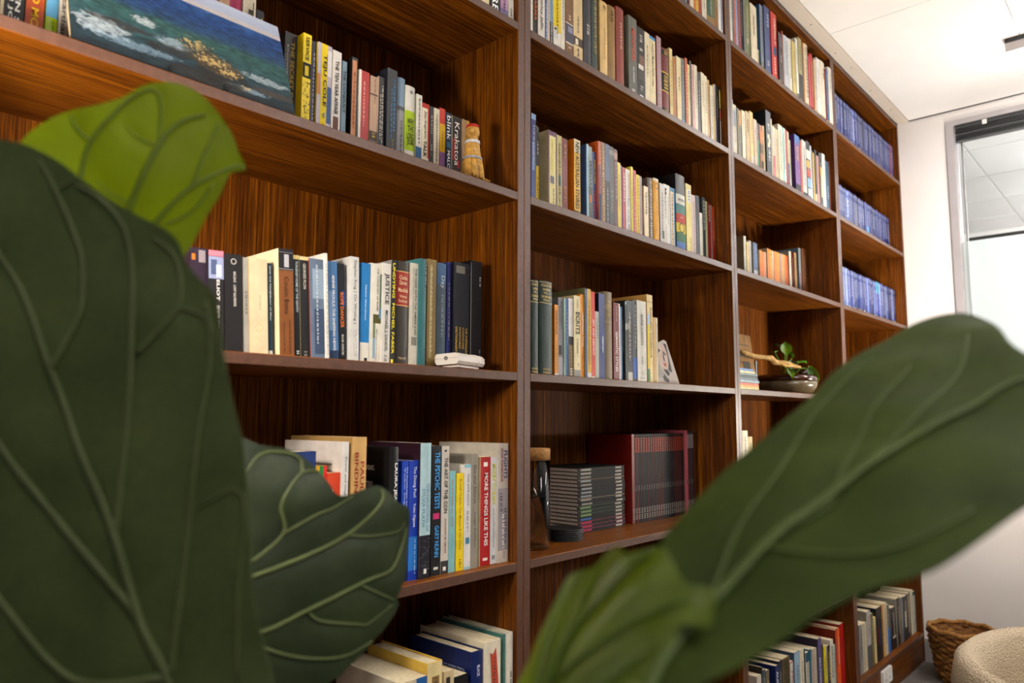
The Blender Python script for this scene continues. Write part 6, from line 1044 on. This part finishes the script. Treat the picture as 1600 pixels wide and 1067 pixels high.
# ------------------------------------------------------------------ woven basket
def basket():
    root = empty('woven_basket', (3.165, -.215, 0)); tag(root, 'brown woven seagrass basket on the carpet by the white wall', 'basket')
    cols = [plain(h, .8, .4, 120) for h in ('8a5a24', '6e4418', '9a6a30')]
    N = 17; mb = MB()
    for k in range(N):
        z = .012 + k * .0132; R_ = .098 + .042 * (z / .225) ** .8
        pts = []
        for i in range(73):
            a = 2 * math.pi * i / 72; rr = R_ + .006 * (1 if (i // 3 + k) % 2 else -1) * abs(math.sin(math.pi * (i % 3 + .5) / 3)) + .002 * math.sin(a * 5 + k)
            pts.append((rr * math.cos(a), rr * math.sin(a), z + .003 * math.sin(i * 1.9 + k * 2.3)))
        mb.tube(pts, .0088, 6, k % 3)
    w_ = mb.build('weave', cols, root, True); tag(w_, kind='stuff')
    MB().tube([(.139 * math.cos(a), .139 * math.sin(a), .238 + .004 * math.sin(a * 9)) for a in [2 * math.pi * i / 60 for i in range(61)]], [.0095 + .0025 * (i % 2) for i in range(61)], 7).build('rim', cols[2], root, True)
    MB().lathe([(.0005, .004), (.100, .004), (.100, .012), (.0005, .012)], 30).build('base', cols[1], root)
    MB().lathe([(.096, .012), (.134, .225), (.130, .225), (.092, .012)], 40, close=True).build('lining', cols[1], root, True)
basket()

# ------------------------------------------------------------------ tub armchair
def armchair():
    root = empty('tub_armchair', (1.178, -1.018, 0)); tag(root, 'cream boucle tub armchair in the bottom right corner', 'armchair')
    m, nt, b = nodes('boucle')
    v = nt.nodes.new('ShaderNodeTexVoronoi'); v.inputs['Scale'].default_value = 260; nt.links.new(coords(nt), v.inputs['Vector'])
    nt.links.new(ramp_n(nt, v.outputs['Distance'], [(0, 'ded0b8'), (.6, 'b8a488')]), b.inputs['Base Color']); b.inputs['Roughness'].default_value = .95
    iv = nt.nodes.new('ShaderNodeMath'); iv.operation = 'SUBTRACT'; iv.inputs[0].default_value = 1; nt.links.new(v.outputs['Distance'], iv.inputs[1])
    bump_n(nt, b, iv.outputs[0], .9, .004)
    # shell: section swept round, lower at the open front (away from the shelves)
    seg = 72; sec = [(.335, .30), (.350, .62), (.362, .672), (.385, .692), (.408, .672), (.418, .62), (.405, .40), (.360, .16), (.335, .13), (.31, .16)]
    mb = MB(); n = len(sec)
    for i in range(seg):
        a = 2 * math.pi * i / seg
        d = (math.cos(a - math.radians(-50)) + 1) / 2       # 1 at the open front
        k = 1 - .52 * max(0, (d - .72) / .28) ** 1.2
        for r0, z in sec:
            zz = .13 + (z - .13) * (k if z > .3 else 1)
            mb.v.append((r0 * math.cos(a), r0 * math.sin(a), zz))
    for i in range(seg):
        j = (i + 1) % seg
        for q in range(n):
            w = (q + 1) % n; mb.f.append((i*n + q, j*n + q, j*n + w, i*n + w)); mb.mi.append(0)
    mb.build('shell', m, root, True)
    MB().lathe([(.0005, .20), (.325, .20), (.338, .23), (.338, .36), (.32, .395), (.26, .41), (.0005, .415)], 48).build('seat_cushion', m, root, True)
    MB().tube([(.412 * math.cos(a), .412 * math.sin(a), .55) for a in [math.radians(20 + k * 5) for k in range(45)]], .003, 6).build('seam', m, root, True)
    for a in (45, 135, 225, 315):
        a = math.radians(a); MB().tube([(.26 * math.cos(a), .26 * math.sin(a), .20), (.30 * math.cos(a), .30 * math.sin(a), 0)], [.022, .014], 12).build('leg', plain('3a2414', .4), root, True)
armchair()

# ------------------------------------------------------------------ lamps
def globe_lamp(loc, label, strength, r, added_light_blocker=False):
    root = empty('globe_lamp', (loc[0], loc[1], 0)); tag(root, label, 'lamp', 'warm globe lamps')
    bm_ = plain('6a5a3c', .3, .05, 20, .9)
    MB().lathe([(.0005, 0), (.13, 0), (.135, .006), (.13, .016), (.02, .024), (.0005, .024)], 40).build('base', bm_, root, True)
    MB().tube([(0, 0, .02), (0, 0, loc[2] - r - .02)], .008, 12).build('pole', bm_, root, True)
    MB().lathe([(.0005, loc[2] - r - .03), (.03, loc[2] - r - .03), (.034, loc[2] - r + .008), (.0005, loc[2] - r + .008)], 24).build('bulb_holder', bm_, root, True)
    g = MB().lathe([(max(.0005, r * math.sin(math.pi * k / 20)), -r * math.cos(math.pi * k / 20)) for k in range(21)], 36).build('globe', emit('warm_globe_glow', (1.0, .90, .77), strength), root, True)
    g.location = (0, 0, loc[2])
    if added_light_blocker:
        R_ = r + .014; P_ = [(max(.02, R_ * math.sin(math.pi * k / 24)), loc[2] - R_ * math.cos(math.pi * k / 24)) for k in range(1, 13)]
        MB().lathe(P_ + [(p[0] - .003, p[1] + .001) for p in P_[::-1]], 40, close=True).build('added_light_blocker', plain('8a8478', .4, .05, 20, .6), root, True)  # bowl added under the globe to keep its light off the lower wall
globe_lamp((-.846, -.25, 1.466), 'glowing globe floor lamp behind the large fig leaf at the left edge', LAMP_L, .081)
globe_lamp((2.55, -.82, 1.14), 'glowing globe floor lamp standing beyond the armchair', LAMP_R, .10, True)
def ceiling_light(x, y0_, y1_, label):
    root = empty('linear_ceiling_light', (x, y0_, ZC)); tag(root, label, 'light', 'linear ceiling lights')
    L_ = y1_ - y0_
    MB().box((0, L_, -.060), (.115, 0, -.020)).build('housing', plain('bcb4b4', .4, .02), root)
    MB().box((-.001, L_, -.020), (.116, 0, -.0005)).build('mounting_gap', M_BLACK, root)
    MB().box((.004, L_ + .004, -.082), (.111, -.004, -.0602)).build('diffuser', emit('cool_tube_glow', (1.0, .95, .90), CEIL_L), root)
ceiling_light(2.692, -.598, -1.85, 'white linear light fixed to the ceiling at the upper right')
ceiling_light(.95, -1.30, -2.6, 'white linear light fixed to the ceiling above the armchair')
ceiling_light(-.9, -1.30, -2.6, 'white linear light fixed to the ceiling behind the fig plant')
r_ = empty('added_office_light', (XW + 1.4, -1.9, ZC)); tag(r_, 'added linear light, out of view, brightening the neighbouring office', 'light')  # added light source outside the view, brightens the office ceiling and glass
MB().box((-.06, -.6, -.34), (.06, .6, -.26)).build('diffuser', emit('added_office_glow', (1, .985, .97), OFFICE_L), r_)
for q in (-.5, .5): MB().tube([(0, q, -.26), (0, q, -.0006)], .003, 6).build('cable', M_WHITE, r_)

# ------------------------------------------------------------------ fiddle-leaf fig
LEAVES=[{'n': 'dark','o': [-0.7279,-0.6343,1.0417],'u': [0.6452,-0.6,0.473],'v': [-0.2654,0.4045,0.8752],'w': [-0.7164,-0.6902,0.1018],'out': [(-849,4040),(-481,4187),(-90,4132),(223,3954),(418,3798),(535,3693),(678,3480),(756,3311),(863,3100),(966,2926),(1087,2758),(1129,2636),(1118,2510),(1144,2375),(1186,2247),(1181,2130),(1135,1987),(1088,1842),(1059,1711),(1010,1507),(968,1285),(892,1050),(785,777),(671,497),(622,302),(576,38),(519,-102),(375,-170),(185,-131),(0,0),(-231,109),(-542,335),(-822,745),(-1051,1322),(-1214,2039),(-1234,2797),(-1135,3492)],'mid': [(0,0),(73,314),(64,699),(126,1206),(132,1768),(154,2242),(171,2802),(50,3473),(0,3912)],'mw': 56,'veins': [([(126,1206),(161,1227),(601,2079),(855,2770),(825,3091),(722,3266)],41),([(154,2242),(403,2457),(518,2655),(580,2864),(593,3304),(574,3539)],41),([(79,310),(381,804),(744,1439),(1009,1862),(1132,2202)],37),([(635,2083),(963,2246),(1073,2534),(1010,2727)],30),([(64,699),(-98,1283),(-267,1949),(-380,2601)],49),([(66,333),(-380,562),(-568,1136),(-814,1904)],49),([(398,128),(645,633),(825,938),(823,1087),(591,1085)],22),([(963,2246),(1094,2085),(1066,1831)],19),([(593,3304),(756,3311)],22)],'cup': 0.02,'mat': 'd'},{'n': 'bright','o': [-0.733,-0.4846,1.2946],'u': [0.8906,-0.2387,-0.387],'v': [0.3339,-0.2343,0.913],'w': [-0.3086,-0.9424,-0.129],'out': [(-893,805),(-843,994),(-756,1148),(-637,1273),(-523,1419),(-447,1578),(-359,1674),(-244,1741),(-97,1760),(56,1713),(203,1634),(327,1520),(431,1437),(349,1339),(356,1150),(347,975),(352,773),(347,605),(326,382),(213,163),(63,7),(-124,-14),(-391,144),(-656,393),(-834,610)],'mid': [(0,0),(-134,766),(-166,1235),(-144,1411),(-83,1542),(0,1634)],'mw': 52,'veins': [([(-80,-42),(-379,508),(-493,802),(-540,1030),(-509,1271),(-455,1473),(-372,1587),(-280,1513),(-171,1254)],38),([(-20,41),(69,749),(159,1094),(345,1399),(419,1430)],42),([(-540,1030),(-652,1066),(-726,1131)],28),([(159,1094),(124,1364),(112,1642)],24),([(-166,1235),(-306,1218),(-412,1256)],19),([(-134,766),(-290,772),(-397,810)],19),([(131,758),(239,932),(277,1208)],24)],'cup': 0.03,'mat': 'b'},{'n': 'mid','o': [-0.6216,-0.4454,1.0558],'u': [0.2322,-0.2825,-0.9307],'v': [0.912,-0.2695,0.3094],'w': [-0.3382,-0.9206,0.195],'out': [(-1343,686),(-1209,844),(-1106,1035),(-989,1153),(-822,1237),(-678,1287),(-531,1329),(-493,1462),(-493,1613),(-474,1732),(-389,1802),(-259,1854),(-163,1935),(9,1881),(153,1812),(330,1722),(458,1632),(559,1540),(621,1529),(737,1374),(839,1164),(915,952),(958,775),(982,571),(915,315),(762,124),(487,4),(153,-21),(-150,30),(-538,164),(-980,352),(-1272,524)],'mid': [(0,0),(300,289),(313,778),(297,1321),(300,1566),(148,1739),(0,1844)],'mw': 47,'veins': [([(-158,74),(-139,381),(-123,905),(-156,1290),(-252,1596),(-346,1731),(-431,1743)],47),([(92,23),(390,282),(549,437),(706,666),(817,939),(809,1200)],35),([(-197,112),(-252,423),(-381,769),(-600,819),(-731,933),(-834,1100),(-799,1248)],35),([(-381,769),(-427,1088),(-428,1242),(-468,1460)],29),([(-834,1100),(-969,1122),(-1087,981),(-1119,803),(-996,627)],29),([(-156,1290),(-61,1492),(-4,1756),(-60,1853)],23),([(314,1264),(475,1421),(562,1506)],23),([(304,758),(436,818),(611,1118),(651,1215),(591,1475)],29)],'cup': 0.03,'mat': 'm'},{'n': 'big','o': [-0.6805,-0.8922,1.1115],'u': [-0.3864,-0.8821,-0.2694],'v': [0.77,-0.4693,0.4323],'w': [-0.5078,-0.0404,0.8605],'out': [(-69,74),(-117,180),(-190,294),(-295,388),(-516,503),(-726,666),(-826,900),(-954,1254),(-1031,1591),(-1141,1979),(-1350,2543),(-1431,2942),(-1472,3310),(-1435,3562),(-1325,3641),(-1152,3584),(-914,3382),(-710,3180),(-561,3080),(-337,2987),(-58,2818),(151,2588),(258,2306),(264,2042),(247,1828),(254,1588),(249,1395),(225,1256),(156,1071),(104,843),(94,661),(76,488),(55,322),(55,148),(47,12),(-16,-18)],'mid': [(0,0),(-192,391),(-323,913),(-372,1425),(-399,1879),(-391,2324),(-362,2770),(0,2668)],'mw': 63,'veins': [([(-263,578),(-490,947),(-687,1387),(-964,1890),(-1203,2469),(-1258,2706)],22),([(-351,1127),(-325,1335),(-473,1616),(-757,2156),(-970,2678)],22),([(-377,1552),(-538,2234),(-733,2794),(-1016,3242)],22),([(-315,979),(-34,1172),(91,1393),(121,1698)],25)],'cup': 0.05,'mat': 'g'},{'n': 'low','o': [-0.6564,-0.8154,1.0699],'u': [-0.5805,-0.7691,-0.2675],'v': [0.2716,-0.4926,0.8268],'w': [-0.7676,0.4073,0.4948],'out': [(-678,-415),(-584,-96),(-575,32),(-545,169),(-607,263),(-592,393),(-605,484),(-714,559),(-673,611),(-494,709),(-357,794),(-306,865),(-290,934),(-229,978),(-128,996),(-62,1056),(17,1130),(105,1122),(203,1100),(271,1101),(335,1144),(394,1142),(430,1093),(461,1040),(374,975),(387,912),(413,818),(434,710),(454,578),(355,355),(128,111),(-255,-202)],'mid': [(0,0),(-88,319),(-136,544),(-89,798),(-38,985),(0,1090)],'mw': 35,'veins': [([(-102,114),(-270,285),(-444,439),(-524,591)],24),([(-65,288),(77,639),(189,849),(311,1054)],24),([(-114,416),(-215,625),(-286,770)],18),([(27,148),(240,554),(316,772)],21)],'cup': 0.06,'mat': 'l'}]

def leaf_mat(name, top, low, trans, tcol, rough, gloss=.5):
    m, nt, b = nodes(name)
    v = noise_n(nt, coords(nt), 22, 4); v2 = noise_n(nt, coords(nt), 160, 3)
    c = ramp_n(nt, v, [(.3, low), (.7, top)]); c = mixc(nt, .3, c, ramp_n(nt, v2, [(.3, '909090'), (.7, 'ffffff')]), 'MULTIPLY')
    nt.links.new(c, b.inputs['Base Color']); b.inputs['Roughness'].default_value = rough; b.inputs['Specular IOR Level'].default_value = gloss
    out = nt.nodes['Material Output']; t = nt.nodes.new('ShaderNodeBsdfTranslucent'); t.inputs[0].default_value = lin(tcol)
    x = nt.nodes.new('ShaderNodeMixShader'); x.inputs[0].default_value = trans
    nt.links.new(b.outputs[0], x.inputs[1]); nt.links.new(t.outputs[0], x.inputs[2]); nt.links.new(x.outputs[0], out.inputs[0]); return m
LM = {'d': leaf_mat('old_fig_leaf', '505b33', '3c4927', .16, '667a10', .5, .35), 'm': leaf_mat('mature_fig_leaf', '3a4526', '28341c', .10, '5a7010', .5, .35),
      'g': leaf_mat('large_fig_leaf', '3d4c17', '2c3a0e', .18, '5f7812', .55, .2), 'l': leaf_mat('young_fig_leaf', '6a8009', '506606', .3, '8a9e0a', .28, .55),
      'b': leaf_mat('backlit_fig_leaf', '586606', '455205', .42, '8f9a06', .55, .3)}
VM = {'d': plain('4e5832', .6), 'm': plain('586236', .6), 'g': plain('44541e', .6), 'l': plain('486014', .5), 'b': plain('5c6c12', .6)}
def crom(pts, n, closed):
    P = [Vector((p[0], p[1])) / 1e4 for p in pts]; N = len(P); o = []
    for i in range(N if closed else N - 1):
        g = (lambda k: P[k % N]) if closed else (lambda k: P[min(max(k, 0), N - 1)])
        a, b_, c, d = g(i - 1), g(i), g(i + 1), g(i + 2)
        for k in range(n):
            t = k / n; o.append(.5 * ((2 * b_) + (c - a) * t + (2*a - 5*b_ + 4*c - d) * t*t + (3*b_ - a - 3*c + d) * t**3))
    if not closed: o.append(P[-1])
    return o
plant = empty('fiddle_leaf_fig', (-.62, -.60, 0)); tag(plant, 'fiddle-leaf fig with big blurred green leaves in the foreground', 'potted plant')
PL = Vector((-.62, -.60, 0))
TRUNK = [(0, 0, .28), (.01, .01, .5), (-.005, .02, .75), (.0, .01, .90)]
for L in LEAVES:
    O, U, V, N_ = Vector(L['o']) - PL, Vector(L['u']), Vector(L['v']), Vector(L['w'])
    out = crom(L['out'], 4, True); mid = crom(L['mid'], 6, False); veins = [(crom(a, 5, False), wd / 1e4) for a, wd in L['veins']]
    us = [p.x for p in out]; vs_ = [p.y for p in out]; S = max(max(us) - min(us), max(vs_) - min(vs_))
    lines = [mid] + [a for a, _ in veins]
    cells = {}
    for ln in lines:
        for p in ln: cells.setdefault((int(p.x // .02), int(p.y // .02)), []).append(p)
    cu, cv_ = sum(us) / len(us), sum(vs_) / len(vs_)
    ph = random.uniform(0, 6)
    def disp(p):
        dmin = .05; cx_, cy_ = int(p.x // .02), int(p.y // .02)
        for i in (-1, 0, 1):
            for j in (-1, 0, 1):
                for q in cells.get((cx_ + i, cy_ + j), ()): dmin = min(dmin, (q - p).length)
        rx = (p.x - cu) / S; ry = (p.y - cv_) / S
        return -L['cup'] * (rx * rx + .6 * ry * ry) * 1.4 - .0013 * math.exp(-(dmin / .006) ** 2) + .0028 * noise.noise(Vector((p.x * 22 + ph, p.y * 22, 0)))
    pts = list(out); n = len(out); edges = [(i, (i + 1) % n) for i in range(n)]
    step = S / 46; g = []
    u0, u1, v0, v1 = min(us), max(us), min(vs_), max(vs_)
    yv = v0; row_ = 0
    while yv < v1:
        xv = u0 + (step / 2 if row_ % 2 else 0)
        while xv < u1: g.append(Vector((xv, yv))); xv += step
        yv += step * .87; row_ += 1
    res = geometry.delaunay_2d_cdt(pts + g, edges, [list(range(n))], 1, 1e-6)
    V2, F2 = res[0], res[2]
    used = sorted({i for f in F2 for i in f}); mp = {i: k for k, i in enumerate(used)}
    P3 = []
    for i in used:
        p = V2[i]; P3.append(O + U * p.x + V * p.y + N_ * disp(p))
    nb = len(P3); th = .0007
    F3 = [tuple(mp[i] for i in f) for f in F2]
    cnt = {}
    for f in F3:
        for a, b_ in zip(f, f[1:] + f[:1]): cnt[(a, b_)] = 1
    vs3 = P3 + [p - N_ * th for p in P3]
    F4 = list(F3) + [tuple(nb + i for i in f[::-1]) for f in F3]
    for (a, b_) in list(cnt):
        if (b_, a) not in cnt:
            k = len(vs3); vs3 += [vs3[b_], vs3[a], vs3[nb + a], vs3[nb + b_]]; F4.append((k, k + 1, k + 2, k + 3))
    lf = empty('leaf'); lf.parent = plant
    MB().add(vs3, F4).build('blade', LM[L['mat']], lf, True)
    def vein(nm, path, wd):
        q = [O + U * p.x + V * p.y + N_ * (disp(p) + wd * .16 + .0011) for p in path]
        k = len(q); MB().tube(q, [wd * .5 * (1 - .55 * (i / k)) for i in range(k)], 6, 0, .55, tuple(N_)).build(nm, VM[L['mat']], lf, True)
    vein('midrib', mid, L['mw'] / 1e4)
    for a, wd in veins: vein('vein', a, wd)
    b0 = O + U * mid[0].x + V * mid[0].y; dr = (b0 - (O + U * mid[1].x + V * mid[1].y)).normalized()
    root_p = Vector((0, .012, min(.86, b0.z - .05) if b0.z > .9 else max(.5, b0.z - .12)))
    p1 = b0 + dr * .03; MB().tube([b0 - dr * .01, p1, (p1 + root_p) / 2 + Vector((0, 0, -.02)), root_p], [.0035, .004, .005, .006], 8).build('petiole', plain('5a6a2a', .5), lf, True)
MB().tube(TRUNK, [.016, .014, .012, .008], 10).build('trunk', plain('4a3a28', .8, .3, 60), plant, True)
MB().lathe([(.0005, 0), (.13, 0), (.135, .01), (.165, .28), (.17, .30), (.155, .30), (.15, .27), (.0005, .26)], 40).build('pot', plain('c8c2b8', .5), plant, True)
MB().lathe([(.0005, .272), (.149, .268)], 30).build('soil', plain('2a1c12', .95, .3, 100), plant)
